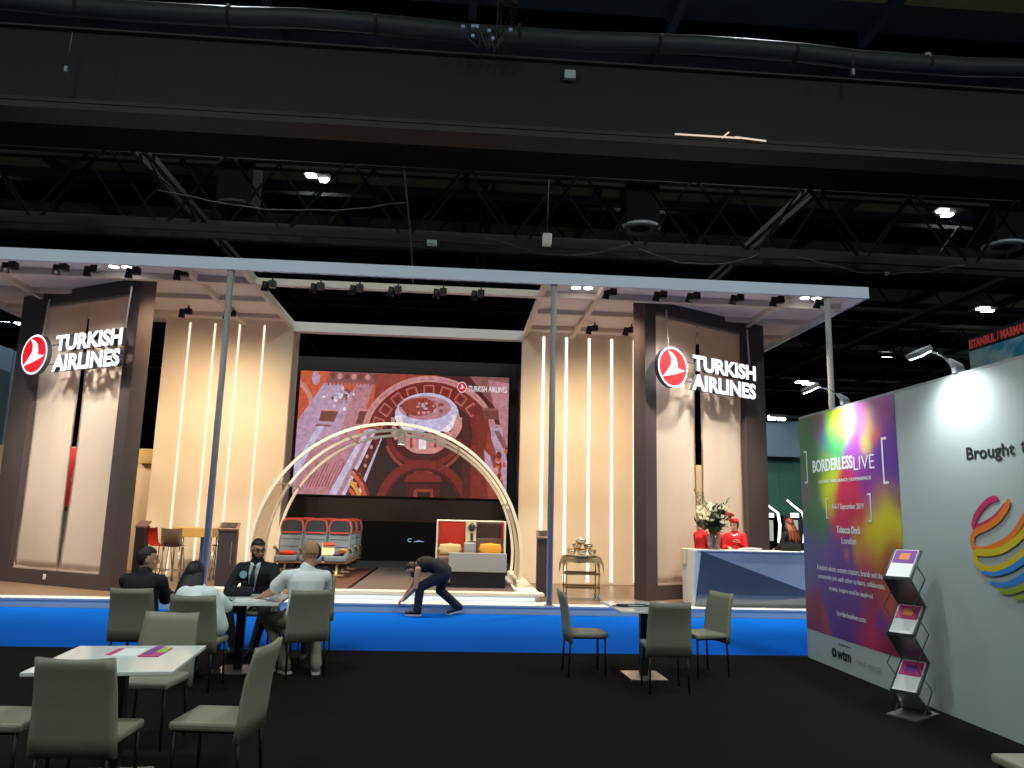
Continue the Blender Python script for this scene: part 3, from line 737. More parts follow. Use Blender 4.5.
# LED screen
t = thing('led_screen', 'large led screen showing the reddish inside of a domed church hall', 'screen', (-1.41, SY, 2.08))
O = V((-1.41, SY, 2.08))
bm = new(); span(bm, V((-4.21, SY + .0, 2.07)) - O, V((1.36, SY + .06, 5.36)) - O); obj('cabinet', bm, 'black', t)
PIC = {}
def pc(name, r, g, b, e=.95):
    if name not in PIC:
        PIC[name] = len(PIC); m_ = glow('pic_' + name, (r, g, b), e); nt = m_.node_tree
        tc = nt.nodes.new('ShaderNodeTexCoord'); nz = nt.nodes.new('ShaderNodeTexNoise'); nz.inputs['Scale'].default_value = 7; nz.inputs['Detail'].default_value = 8; nz.inputs['Roughness'].default_value = .75
        mr = nt.nodes.new('ShaderNodeMapRange'); mr.inputs['From Min'].default_value = .3; mr.inputs['From Max'].default_value = .7; mr.inputs['To Min'].default_value = e * .55; mr.inputs['To Max'].default_value = e * 1.3
        nt.links.new(tc.outputs['Object'], nz.inputs['Vector']); nt.links.new(nz.outputs['Fac'], mr.inputs['Value']); nt.links.new(mr.outputs['Result'], nt.nodes['Principled BSDF'].inputs['Emission Strength'])
    return PIC[name]
bm = new(); LAY = [0]
def pp(px, py):
    q = at_y(px, py, SY); return q - O
def clampq(q):
    q.x = min(max(q.x, -2.76), 2.74); q.z = min(max(q.z, .02), 3.24); return q
def poly(pts, colour):
    LAY[0] += 1; y = -.001 - LAY[0] * .0002
    vs = [bm.verts.new((q.x, y, q.z)) for q in (clampq(pp(*p)) for p in pts)]
    try: f = bm.faces.new(vs)
    except ValueError: return
    f.material_index = colour; f.normal_update(); bmesh.ops.triangulate(bm, faces=[f])
def ring(cx, cy, rx, ry, w, a0, a1, colour, n=26, wy=None):
    wy = wy or w
    A = [math.radians(a0 + (a1 - a0) * k / n) for k in range(n + 1)]
    for a, b in zip(A, A[1:]):
        poly([(cx + rx * math.cos(a), cy - ry * math.sin(a)), (cx + rx * math.cos(b), cy - ry * math.sin(b)), (cx + (rx - w) * math.cos(b), cy - (ry - wy) * math.sin(b)), (cx + (rx - w) * math.cos(a), cy - (ry - wy) * math.sin(a))], colour); LAY[0] -= 1
    LAY[0] += 1
def oval(cx, cy, rx, ry, colour, a0=0, a1=360, n=30): poly([(cx + rx * math.cos(math.radians(a0 + (a1 - a0) * k / n)), cy - ry * math.sin(math.radians(a0 + (a1 - a0) * k / n))) for k in range(n + (a1 - a0 < 360))], colour)
rust, dred, dbrown, pink, lilac = pc('rust', 118, 38, 30), pc('dark_red', 78, 26, 24), pc('brown', 50, 26, 22), pc('pink', 206, 140, 132), pc('lilac', 186, 152, 178)
lilac2, orange, orange2, white, lav = pc('mauve', 186, 128, 138), pc('orange', 205, 92, 58), pc('amber', 222, 150, 60), pc('white', 240, 226, 236), pc('lavender', 200, 190, 218)
redbr, mauved, capb = pc('red_brown', 150, 62, 50), pc('mauve_dark', 140, 84, 84), pc('capital', 120, 62, 52)
poly([(286, 360), (515, 360), (515, 505), (286, 505)], dred)
poly([(296, 362), (400, 362), (372, 420), (352, 500), (286, 500)], orange); poly([(378, 362), (440, 366), (404, 384), (372, 412)], redbr)
poly([(330, 368), (378, 371), (376, 384), (326, 382)], mauved)
for k in range(7): oval(333 + k * 7, 376 + .25 * k, 2.6, 3, pink if k % 2 else capb)
ring(292, 408, 22, 30, 5, 0, 90, pink); ring(292, 408, 15, 22, 4, 0, 90, orange)
oval(316, 378, 4, 7, lilac); 
poly([(324, 383), (344, 384), (343, 388), (352, 392), (357, 384), (374, 384), (366, 406), (352, 455), (340, 500), (286, 500), (290, 436), (298, 420)], lilac)
poly([(356, 384), (374, 384), (362, 420), (350, 470), (341, 500), (325, 500), (341, 430)], lilac2)
poly([(312, 440), (350, 440), (337, 500), (286, 500)], lilac2)
for k in range(12):
    x = 308 + k * 3; poly([(x + 9, 462 + (k % 3)), (x + 10, 462), (x - 1, 487), (x - 2, 487)], redbr)
for k in range(12): poly([(328 + k * 3.8, 382.5), (329.8 + k * 3.8, 382.6), (329 + k * 3.8, 385.5), (327.5 + k * 3.8, 385.4)], mauved)
R = random.Random(2)
for k in range(26): oval(342 + R.gauss(0, 5), 398 + R.gauss(0, 5.5), R.uniform(1, 2.4), R.uniform(1, 2.2), [white, mauved, lav, lilac2][k % 4])
poly([(322, 409), (339, 410), (334, 422), (319, 421)], capb); poly([(317, 424), (333, 425), (330, 427), (315, 426)], mauved); poly([(322, 409), (339, 410), (338.5, 411.5), (321, 410.5)], pink)
poly([(360, 409), (376, 410), (374, 424), (356, 424)], capb); poly([(360, 409), (377, 410), (376.5, 412), (359, 411)], pink)
poly([(318, 426), (324, 426), (300, 470), (290, 480), (292, 465)], lav)
poly([(365, 430), (378, 428), (345, 500), (328, 500)], lav); poly([(369, 432), (373, 431), (341, 500), (336, 500)], lilac2)
poly([(375, 434), (382, 432), (359, 500), (345, 500)], dred)
for k in range(14): oval(377 - k * 2.1 + R.uniform(-1.5, 1.5), 438 + k * 4.6, 1.6, 2, [pink, rust][k % 2])
poly([(382, 436), (385, 436), (361, 500), (356, 500)], lav)
poly([(383, 436), (520, 430), (520, 505), (360, 505)], dbrown)
ring(346, 520, 27, 54, 3, 5, 75, rust); ring(346, 520, 24, 50, 4, 5, 75, orange); ring(346, 520, 19, 42, 5, 5, 75, orange2); ring(346, 520, 14, 34, 4, 5, 75, orange)
# big coffered arch
ring(429, 438, 68, 62, 6, -10, 168, pink, 30); ring(429, 438, 66, 60, 2, -10, 168, lilac2, 30); ring(429, 438, 62, 56, 18, -12, 170, rust, 34)
for k in range(9):
    a = 18 + k * 18; ca, sa = math.cos(math.radians(a)), math.sin(math.radians(a)); cx, cy = 429 + 53.5 * ca, 438 - 47.5 * sa
    tx, ty = sa, ca
    for s, col in ((5.2, pink), (4.6, redbr), (3, rust)):
        poly([(cx + s * (tx * i + ca * j), cy + s * (ty * i - sa * j)) for i, j in ((-1, -1), (1, -1), (1, 1), (-1, 1))], col)
ring(429, 438, 44, 40, 6, -20, 200, dbrown, 30)
oval(428, 436, 38, 37, dbrown)
# dome
oval(427, 415, 32, 22, lav); oval(425, 408, 26, 12, lilac2); oval(419, 407, 17, 9, redbr); 
for k in range(34): oval(424 + R.gauss(0, 10), 407 + R.gauss(0, 4.5), R.uniform(1, 2.6), R.uniform(.8, 2), [rust, pink, redbr, mauved, lilac][k % 5])
ring(427, 412, 33, 26, 7, 190, 350, white, 24); ring(427, 412, 27, 21, 4, 200, 340, lav, 24)
ring(427, 420, 36, 30, 4, 175, 365, pink, 28); poly([(394, 420), (398, 433), (404, 446), (398, 447), (391, 432)], pink)
poly([(458, 412), (461, 420), (456, 436), (446, 446), (440, 444), (452, 430)], pink)
oval(426, 444, 26, 10, pink, 180, 360); poly([(400, 432), (452, 432), (449, 446), (403, 446)], pink)
for k in range(8): poly([(404 + k * 6, 434), (406.5 + k * 6, 434), (406.5 + k * 6, 448), (404 + k * 6, 448)], redbr if k % 2 else lilac2)
for k in range(5): oval(410 + k * 8, 433, 2.5, 1.5, dbrown)
poly([(419, 439), (426, 439), (426, 449.5), (419, 449.5)], white)
ring(425, 430, 40, 38, 5, 195, 345, rust, 28); ring(425, 430, 35, 33, 8, 200, 340, dred, 28); ring(425, 432, 42, 42, 3, 200, 340, redbr, 28)
# lower arch and shrine
ring(423, 510, 48, 50, 8, 0, 180, rust, 28); ring(423, 510, 40, 42, 3, 0, 180, dred, 28)
poly([(404, 482), (442, 482), (440, 476), (423, 471), (407, 475)], rust); poly([(407, 484), (440, 484), (440, 505), (406, 505)], dred); poly([(414, 489), (433, 489), (433, 505), (413, 505)], redbr); poly([(417, 492), (430, 492), (430, 505), (417, 505)], dbrown)
# right piers
poly([(475, 400), (489, 414), (486, 470), (480, 505), (462, 505), (470, 460)], rust); poly([(462, 410), (470, 418), (470, 505), (462, 505)], dred)
poly([(470, 366), (515, 370), (515, 440), (497, 410), (484, 396)], mauved); poly([(488, 380), (515, 384), (515, 450), (500, 424), (492, 400)], lilac2)
poly([(482, 408), (498, 409), (499, 420), (484, 419)], capb); poly([(482, 408), (498, 408.6), (498, 411), (482, 410.5)], mauved); poly([(489, 424), (501, 425), (501, 428), (489, 427)], lilac2)
poly([(490, 428), (502, 428), (515, 462), (515, 505), (508, 500), (498, 462)], lilac); poly([(494, 431), (499, 431), (507, 447), (503, 449)], mauved)
poly([(488, 430), (499, 462), (507, 505), (480, 505), (484, 460)], redbr); poly([(484, 450), (490, 456), (496, 478), (491, 474), (485, 462)], lilac)
for k in range(14): oval(499 + R.gauss(0, 3), 470 + R.gauss(0, 10), R.uniform(1.4, 3), R.uniform(2, 4), [orange, rust, pink][k % 3])
poly([(476, 480), (484, 462), (488, 505), (470, 505)], rust)
# corner lettering and badge on the picture
def sc(px, py): return pp(px, py)
oval(462, 387.5, 4.8, 5.4, white); oval(462, 387.5, 4.1, 4.7, pc('badge_red', 214, 26, 44))
poly([(462 + x * 3.4, 387.5 - y * 4.0) for x, y in BIRD], white)
LAY[0] += 2; a, b = pp(468.5, 391), pp(507, 386)
text_bm(bm, 'TURKISH AIRLINES', b.x - a.x, .155, .002, basis((a.x, -.002 - LAY[0] * .0002, a.z - .02), (1, 0, 0), (0, 0, 1), (0, -1, 0)), bold=.015, mi=white)
me = bpy.data.meshes.new('picture'); bm.to_mesh(me); bm.free()
for n in PIC: me.materials.append(M['pic_' + n])
obj('picture', me, None, t)

# raised cabin frame with lit ledge
FX = -1.30
t = thing('cabin_frame', 'low cream frame of the aircraft cabin display with a glowing front ledge', 'frame', (FX, 14.3, .15))
L = lambda a: V(a) - V((FX, 14.3, .15))
bm = new(); span(bm, L((-4.28, 14.24, .255)), L((1.68, 14.56, .30)), bev=.006); obj('front_lip', bm, 'arch_cream', t)
bm = new(); span(bm, L((-4.22, 14.40, .152)), L((1.62, 14.5, .255))); obj('front_riser', bm, 'white_paint', t)
bm = new(); span(bm, L((-4.15, 14.36, .153)), L((1.52, 14.40, .205))); obj('light_strip', bm, 'ledge_led', t)
for xa, xb, xi in ((1.16, 1.62, 1.16), (-4.0, -3.7, -3.76)):
    bm = new(); span(bm, L((xa, 14.56, .152)), L((xb if xb > 0 else xb, 18.12, .30)), bev=.006); obj('side_beam', bm, 'arch_cream', t)
    bm = new(); span(bm, L((xi, 14.58, .30)), L((xi + .05, 18.1, .33))); obj('inner_rail', bm, 'white_paint', t)
    bm = new(); span(bm, L((1.26 if xa > 0 else -3.98, 15.3, .30)), L((1.42 if xa > 0 else -3.84, 18.12, .42))); obj('hoop_rail', bm, 'arch_cream', t)
bm = new(); span(bm, L((-3.7, 14.56, .152)), L((1.16, 20.15, .298)), mi=0); span(bm, L((-1.86, 14.6, .298)), L((1.15, 20.14, .303)), mi=1); span(bm, L((-1.92, 14.58, .298)), L((-1.85, 20.14, .306)), mi=2)
span(bm, L((-1.6, 17.6, .303)), L((.2, 20.14, .305)), mi=3)
obj('cabin_floor', bm, ['cabin_wood', 'cabin_carpet', 'gloss_black', 'cabin_carpet_dark'], t)
# fuselage hoops
AZ, AR = .38, 2.665
t = thing('fuselage_arch', 'cream open arch of three fuselage hoops in front of the big screen', 'arch', (FX, 15.6, .42))
def hoop(y, R0):
    bm = new(); rings = []; n = 72; a0 = math.asin(-AZ / R0)
    for k in range(n + 1):
        a = a0 + (PI - 2 * a0) * k / n; ca, sa = math.cos(a), math.sin(a)
        rings.append([V((ca * r, yy, AZ + sa * r)) for r, yy in ((R0 + .03, y - .03), (R0 + .03, y + .03), (R0 - .03, y + .03), (R0 - .03, y - .03))])
    loft(bm, rings)
    for f in bm.faces: f.smooth = False
    return obj('hoop', bm, 'arch_cream', t)
for y in (0, 1.25, 2.4): hoop(y, AR)
for a in (25, 60, 88, 112, 148):
    bm = new(); ca, sa = math.cos(math.radians(a)), math.sin(math.radians(a))
    bar(bm, (AR * ca, .02, AZ + AR * sa), (AR * ca, 2.38, AZ + AR * sa), .03, .03); obj('strut', bm, 'arch_cream', t)
for s in (1, -1):
    bm = new(); rings = []; a1 = .40 if s > 0 else .58
    for k in range(13):
        a = -.14 + (a1 + .14) * k / 12; rings.append([V((s * math.cos(a) * (AR - .01), yy, AZ + math.sin(a) * (AR - .01))) for yy in (.03, .6, 1.22)])
    loft(bm, rings, cap=False, closed=False); bmesh.ops.solidify(bm, geom=bm.faces[:], thickness=.006); obj('side_panel', bm, 'arch_skin', t)
for y in (.0, 1.25, 2.4):
    for s in (1, -1):
        bm = new(); box(bm, (s * 2.64, y, .008), (.13, .13, .016)); obj('foot_plate', bm, 'arch_cream', t)
t = thing('arch_lamp', 'small lit cream spotlight hanging from the top of the arch', 'spotlight', (-1.27, 16.9, 3.36)); bm = new()
tube(bm, [(0, 0, .10), (0, -.02, -.02)], .025, 8); box(bm, (.02, 0, .06), (.18, .10, .08)); obj('bracket', bm, 'arch_cream', t)
bm = new(); lathe(bm, [(.03, .05), (.07, .0), (.085, -.12), (.075, -.12), (.05, -.02), (.02, -.02)], (.05, -.03, -.08), 16); obj('head', bm, 'arch_cream', t)
bm = new(); lathe(bm, [(.072, -.195), (.072, -.185)], (.05, -.03, 0), 14); obj('lens', bm, 'lamp_warm', t)
lamp('arch_lamp_light', 'SPOT', (-1.22, 16.85, 3.12), (-1.3, 16.6, .3), 90, WARM2, .08, 110, .8)
# tiny lit sign in the dark room under the screen
t = thing('distant_sign', 'tiny pale blue lit sign in the dark opening under the screen', 'sign', at_y(417, 541, 25)); bm = new()
tube(bm, [(-.22 + .07 * math.cos(a), 0, .02 + .05 * math.sin(a)) for a in (.8 + k * .5 for k in range(10))], .018, 6); tube(bm, [(-.1, 0, -.03), (.05, 0, .0), (.22, 0, -.02)], [.012, .03, .012], 6); obj('lit_mark', bm, 'spark', t); bm = new(); box(bm, (.0, .06, 0), (.8, .05, .3)); obj('board', bm, 'black', t)
# ================================================================== THINGS ON THE STAND
# rows of three aircraft seats
def seat_row():
    t = thing('aircraft_seat_row', '', 'airplane seats', (0, 0, 0), 0, 'rows of aircraft seats')
    for k in range(3):
        x = (k - 1) * .525
        bm = new(); R3 = Euler((math.radians(-8), 0, 0)).to_matrix()
        vs = []
        prof = [(-.235, 0), (-.24, .3), (-.235, .62), (-.20, .72), (-.12, .755), (.12, .755), (.20, .72), (.235, .62), (.24, .3), (.235, 0)]
        loft(bm, [[V((p[0] * s, yy, p[1] * (s if s < 1 else 1))) for p in prof] for yy, s in ((-.055, .96), (-.04, 1), (.05, 1), (.07, .95))], mi=0)
        for z in (.18, .34): span(bm, (-.20, -.062, z), (.20, -.05, z + .008), mi=1)
        for v in bm.verts: v.co = R3 @ v.co + V((x, .19, .42))
        b = obj('backrest', bm, ['seat_fabric', 'seat_dark'], t)
        bm = new(); hp = [(-.212, .485), (-.226, .60), (-.19, .725), (-.11, .755), (.11, .755), (.19, .725), (.226, .60), (.212, .485)]
        loft(bm, [[V((p[0], yy, p[1])) for p in hp] for yy in (-.085, -.05)], mi=0)
        for v in bm.verts: v.co = R3 @ v.co + V((x, .19, .42))
        obj('headrest', bm, 'seat_dark', b)
        bm = new(); op = [(-.215, .48), (-.235, .60), (-.20, .74), (-.11, .775), (.11, .775), (.20, .74), (.235, .60), (.215, .48)]
        for p, q in zip(op, op[1:]): bar(bm, (p[0], -.03, p[1]), (q[0], -.03, q[1]), .06, .020, up=(0, 1, 0))
        bar(bm, (-.20, -.075, .485), (.20, -.075, .485), .03, .03)
        for v in bm.verts: v.co = R3 @ v.co + V((x, .19, .42))
        obj('headrest_trim', bm, 'seat_red', b)
        bm = new(); box(bm, (x, -.06, .375), (.48, .50, .13), bev=.035); obj('seat_cushion', bm, 'seat_fabric', t)
        bm = new(); box(bm, (x, .27, .62), (.46, .03, .55), bev=.01); obj('back_shell', bm, 'seat_shell', t)
        bm = new(); box(bm, (x, .05, .22), (.36, .34, .12), bev=.02); obj('life_vest_pouch', bm, 'seat_dark', t)
    for k in range(4):
        x = (k - 1.5) * .525; bm = new()
        tube(bm, [(x, .2, .50), (x, -.16, .60), (x, -.22, .585)], [.03, .033, .022], 10); bar(bm, (x, .08, .35), (x, .08, .55), .03, .12); obj('armrest', bm, 'seat_shell', t)
    for x in (-.55, .55):
        bm = new()
        for a, b in (((x, -.25, .02), (x, .35, .02)), ((x, -.24, .02), (x, -.10, .30)), ((x, .34, .02), (x, .16, .30)), ((x, -.2, .31), (x, .3, .31))): bar(bm, a, b, .045, .035)
        obj('leg_frame', bm, 'seat_frame', t)
    bm = new()
    for y in (-.2, .2): tube(bm, [(-.78, y, .295), (.78, y, .295)], .022, 8)
    tube(bm, [(-.72, -.3, .04), (.72, -.3, .04), ], .018, 8); obj('seat_beam', bm, 'seat_frame', t)
    return t
sr = seat_row(); sr.location = (-3.03, 17.25, .30); sr['label'] = 'front row of three grey aircraft seats with red trimmed headrests'
dup(sr, (-3.03, 18.2, .30), 0, 'middle row of aircraft seats directly behind the front row')
dup(sr, (-3.03, 19.15, .30), 0, 'rear row of aircraft seats, farthest from the glowing ledge')
def lump(name, lb, cat, loc, s, material, seed, group=None):
    t = thing(name, lb, cat, loc, 0, group); bm = new(); ell(bm, (0, 0, s[2] * .4), (s[0] / 2, s[1] / 2, s[2] / 2), seg=18)
    for v in bm.verts:
        v.co += mnoise.noise_vector(v.co * 9 + V((seed, 0, 0))) * .035; v.co.z = max(v.co.z, 0)
    obj('cloth', bm, material, t, smooth=True); return t
lump('folded_blanket', 'crumpled red blanket on the left aircraft seat', 'blanket', (-3.53, 17.1, .74), (.36, .30, .1), 'blanket_red', 1)
lump('folded_blanket', 'purple and orange blanket on the right aircraft seat', 'blanket', (-2.46, 17.1, .74), (.24, .28, .1), 'purple', 4)
lump('amenity_pouch', 'small orange pouch by the armrest of the right aircraft seat', 'pouch', (-2.36, 17.0, .80), (.16, .14, .12), 'mag_orange', 7)
t = thing('menu_card', 'cream and red menu card standing on the right aircraft seat', 'card', (-2.68, 17.05, .745)); bm = new(); R3 = Euler((math.radians(-20), 0, math.radians(12))).to_matrix()
box(bm, (0, 0, .13), (.26, .02, .26), R3); obj('card', bm, 'card_cream', t); bm = new(); box(bm, (.02, -.005, .245), (.27, .024, .06), R3); obj('top_band', bm, 'seat_red', t, label='red top band')

# business class pod
t = thing('business_class_pod', 'business class seat pod with red panel and screen facing the aisle', 'airplane seat', (.36, 15.1, .30))
bm = new(); span(bm, (-.40, .02, 0), (.66, 1.1, .30)); obj('plinth', bm, 'black', t)
bm = new(); span(bm, (-.44, .0, .30), (.68, .05, .66), bev=.012); obj('front_panel', bm, 'pod_grey', t)
bm = new(); span(bm, (-.6, .05, .30), (.66, 1.1, .36)); obj('seat_base', bm, 'pod_grey', t)
bm = new(); span(bm, (-.69, .62, .30), (.66, .70, 1.25)); obj('back_shell', bm, 'pod_cream', t)
bm = new(); 
for x in (-.70, .64): span(bm, (x, .25, .30), (x + .03, .70, 1.27), bev=.01)
span(bm, (-.70, .58, 1.24), (.67, .66, 1.275), bev=.01); obj('rim', bm, 'arch_cream', t)
bm = new(); span(bm, (-.66, .59, .62), (-.13, .62, 1.24), bev=.01); obj('red_panel', bm, 'pod_red', t)
bm = new(); span(bm, (-.12, .54, .66), (.09, .62, 1.23), bev=.01); obj('console', bm, 'pod_cream', t)
bm = new(); span(bm, (-.08, .52, .76), (.09, .54, .86), bev=.01); ell(bm, (.0, .53, 1.12), (.06, .03, .06)); box(bm, (.0, .53, .95), (.05, .03, .14)); 
for s in (-1, 1): bar(bm, (0, .52, 1.22), (s * .09, .52, 1.12), .02, .02)
obj('handset', bm, 'seat_dark', t)
bm = new(); span(bm, (.10, .57, .93), (.60, .62, 1.22), bev=.01); obj('monitor', bm, 'pod_dark', t)
bm = new(); span(bm, (.10, .56, .60), (.62, .62, .925), bev=.01); obj('lower_panel', bm, 'pod_brown', t)
bm = new(); span(bm, (.60, .52, .93), (.66, .60, 1.24)); obj('side_trim', bm, 'pod_red', t)
bm = new(); span(bm, (-.15, .10, .36), (.08, .50, .84), bev=.015); obj('armrest', bm, 'pod_grey', t)
for x in (-.42, .36):
    bm = new(); box(bm, (x, .34, .48), (.46, .5, .22), bev=.05); obj('seat_cushion', bm, 'pod_brown', t)
def pillow(lb, loc, s, material, rx=0):
    t = thing('pillow', lb, 'pillow', loc); bm = new(); n = 10; g = {}
    for side in (-1, 1):
        for i in range(n + 1):
            for j in range(n + 1):
                u, v = i / n * 2 - 1, j / n * 2 - 1
                e = (max(0, 1 - u ** 4) * max(0, 1 - v ** 4)) ** .5; pin = 1 - .20 * (1 - e) * (abs(u * v) ** .5)
                if side == 1 and (i in (0, n) or j in (0, n)): g[(side, i, j)] = g[(-1, i, j)]
                else: g[(side, i, j)] = bm.verts.new((u * s[0] / 2 * pin, side * s[1] / 2 * e, s[2] / 2 + v * s[2] / 2 * pin))
        for i in range(n):
            for j in range(n):
                q = [g[(side, i, j)], g[(side, i + 1, j)], g[(side, i + 1, j + 1)], g[(side, i, j + 1)]]
                bm.faces.new(q if side < 0 else q[::-1])
    for v in bm.verts: v.co = Euler((rx, 0, 0)).to_matrix() @ v.co
    obj('cushion', bm, material, t, smooth=True); return t
pillow('yellow pillow in the right side of the business class pod', (.73, 15.42, .87), (.50, .17, .28), 'pillow_yellow', -.15)
pillow('beige pillow below the red panel of the business class pod', (-.06, 15.40, .87), (.50, .17, .26), 'pillow_beige', -.15)

# kiosks
def kiosk(lb, loc, rz, w=.36, h=1.12):
    t = thing('information_kiosk', lb, 'kiosk', loc, rz, 'dark information kiosks')
    bm = new(); box(bm, (0, 0, h / 2), (w, .24, h), bev=.008); obj('pedestal', bm, 'kiosk_dark', t)
    bm = new(); R3 = Euler((math.radians(24), 0, 0)).to_matrix(); box(bm, (0, 0, h + .055), (w + .03, .32, .05), R3, bev=.008); obj('top', bm, 'kiosk_top', t)
    bm = new(); box(bm, (0, -.012, h + .085), (w - .06, .22, .012), R3); obj('touch_screen', bm, 'gloss_black', t)
    bm = new(); span(bm, (w * .22, -.124, h * .38), (w * .27, -.12, h * .78)); obj('label_strip', bm, 'kiosk_top', t)
    return t
kiosk('dark slanted top kiosk under the left canopy, right of the steel post', (-4.58, 16.3, .15), .12)
kiosk('dark slanted top kiosk behind the middle steel post', (1.80, 15.45, .15), -.05, .29)
# bar stools and table
def stool(lb, loc, rz, material):
    t = thing('bar_stool', lb, 'stool', loc, rz, 'bar stools by the left fabric wall')
    bm = new(); R = .0
    pr = [(-.20, .74), (.10, .725), (.17, .76), (.20, .84), (.235, 1.10)]; top = [[V((x * .21, y, z)) for x in (-1, -.6, 0, .6, 1)] for y, z in pr]
    for r_ in top:
        for i, f in enumerate((.02, .005, 0, .005, .02)): r_[i].z += f
    loft(bm, top, cap=False, closed=False); bmesh.ops.solidify(bm, geom=bm.faces[:], thickness=.028); obj('seat_shell', bm, material, t, smooth=True)
    for sx in (-1, 1):
        for y in (-.17, .15):
            bm = new(); tube(bm, [(sx * .15, y * .8, .73), (sx * .21, y * 1.25, 0)], .011, 7); obj('leg', bm, 'chrome', t)
    bm = new(); P = [(-.19, -.19, .25), (.19, -.19, .25), (.19, .17, .25), (-.19, .17, .25), (-.19, -.19, .25)]
    for a, b in zip(P, P[1:]): tube(bm, [a, b], .009, 6)
    obj('footrest', bm, 'chrome', t); return t
stool('red bar stool behind the head of the man in the black jacket', (-6.12, 16.9, .15), math.radians(80), 'stool_red')
stool('brown bar stool with its back to the aisle by the left fabric wall', (-5.80, 16.75, .15), math.radians(182), 'stool_brown')
stool('brown bar stool half hidden behind the left steel post', (-4.98, 17.25, .15), math.radians(-80), 'stool_brown')
t = thing('bar_table', 'yellowish bar table with thick top behind the brown bar stool', 'table', (-5.55, 17.35, .15))
bm = new(); span(bm, (-.42, -.3, .92), (.42, .3, 1.12), bev=.01); obj('table_top', bm, 'table_yellow', t)
for x in (-.36, .36):
    for y in (-.24, .24):
        bm = new(); tube(bm, [(x, y, .92), (x, y, 0)], .02, 8); obj('leg', bm, 'chrome', t)
bm = new(); span(bm, (.12, -.1, .0), (.30, .1, .92)); obj('column', bm, 'chrome', t)
t = thing('lectern', 'dark narrow lectern beside the left dark tower', 'lectern', (-6.56, 17.0, .15)); bm = new(); box(bm, (0, 0, .57), (.20, .26, 1.14), bev=.01); obj('body', bm, 'black', t)
bm = new(); box(bm, (0, 0, 1.17), (.22, .3, .04), Euler((.35, 0, 0)).to_matrix()); obj('top', bm, 'kiosk_top', t)
t = thing('wall_heater', 'beige box unit high on the beige wall behind the left tower', 'box', (-7.6, 19.78, 2.92)); bm = new(); box(bm, (0, 0, 0), (.6, .2, .36), bev=.02); obj('casing', bm, 'table_yellow', t)
bm = new(); 
for k in range(3): span(bm, (-.26, -.108, -.12 + k * .06), (.26, -.1, -.10 + k * .06))
obj('grille', bm, 'seam', t)
t = thing('red_banner', 'red banner with white marks seen through the gap of the left tower', 'banner', (-8.6, 18.6, .15)); bm = new(); box(bm, (0, 0, 1.9), (.9, .05, 1.9)); obj('panel', bm, 'red_uniform', t)
bm = new(); box(bm, (0, 0, .48), (.06, .06, .96)); box(bm, (0, 0, .02), (.6, .3, .04)); obj('stand', bm, 'black_metal', t)
bm = new()
for z, w in ((2.55, .3), (2.35, .2), (2.1, .36)): box(bm, (-.1, -.03, z), (w, .01, .1))
obj('white_mark', bm, 'shirt_white', t)
t = thing('display_frame', 'dark framed display low in the gap of the left tower', 'display', (-8.55, 17.2, .15)); bm = new(); box(bm, (0, 0, .75), (.8, .06, 1.5), bev=.01); obj('frame', bm, 'black', t); bm = new(); box(bm, (0, -.035, .8), (.66, .01, 1.2)); obj('glass_pane', bm, 'panel_slate', t)

# serving trolley with a pyramid of bowls
t = thing('serving_trolley', 'chrome catering trolley with draped beige cloth beside the right fabric wall', 'trolley', (2.45, 14.85, .15))
for x in (-.31, .31):
    for y in (-.19, .19):
        bm = new(); tube(bm, [(x, y, .09), (x, y, .79)], .012, 8); obj('upright', bm, 'brass', t)
        bm = new(); tube(bm, [(x - .016, y, .05), (x + .016, y, .05)], .05, 14); box(bm, (x, y, .08), (.05, .03, .05)); obj('wheel', bm, 'vent_grey', t)
for z, in ((.22,), (.47,), (.77,)):
    bm = new(); span(bm, (-.33, -.21, z), (.33, .21, z + .018), bev=.004)
    for y in (-.21, .2): span(bm, (-.33, y, z), (.33, y + .01, z + .04))
    obj('shelf', bm, 'brass', t)
bm = new(); n = 26; g = []
for i in range(n + 1):
    row = []
    for j in range(n + 1):
        u, v = i / n * 2 - 1, j / n * 2 - 1; x, y = u * .46, v * .33; ox, oy = max(0, abs(x) - .34), max(0, abs(y) - .22)
        z = .795 - ox * 1.0 - oy * 1.0 - (ox * oy) * 8 + .006 * math.sin(18 * x) * (ox + oy > 0)
        row.append(bm.verts.new((math.copysign(min(abs(x), .34 + ox * .45), x), math.copysign(min(abs(y), .22 + oy * .3), y), z)))
    g.append(row)
for i in range(n):
    for j in range(n): bm.faces.new((g[i][j], g[i + 1][j], g[i + 1][j + 1], g[i][j + 1]))
bmesh.ops.solidify(bm, geom=bm.faces[:], thickness=-.006)
o = obj('tablecloth', bm, 'cloth_beige', None, smooth=True, loc=(2.45, 14.85, .155)); tag(o, 'beige cloth draped over the catering trolley with pointed corners', 'cloth')
def bowl(lb, x, y, z, r, h, material='silver', rim=True):
    t = thing('serving_bowl', lb, 'bowl', (2.45 + x, 14.85 + y, z), 0, 'bowls piled on the trolley'); bm = new()
    lathe(bm, [(r * .55, 0), (r * .9, h * .45), (r, h), (r * .92, h), (r * .8, h * .5), (r * .4, .012)], seg=18); obj('body', bm, material, t)
    bm = new(); lathe(bm, [(r * 1.0, h - .006), (r * 1.08, h), (r * 1.0, h + .008), (r * .95, h)], seg=18); obj('rim', bm, 'brass', t); return t
Z0 = .957
t = thing('serving_tray', 'large silver tray under the pile of bowls on the trolley', 'tray', (2.45, 14.85, Z0)); bm = new(); lathe(bm, [(.26, 0), (.28, .02), (.27, .022), (.25, .006)], seg=28); obj('plate', bm, 'silver', t)
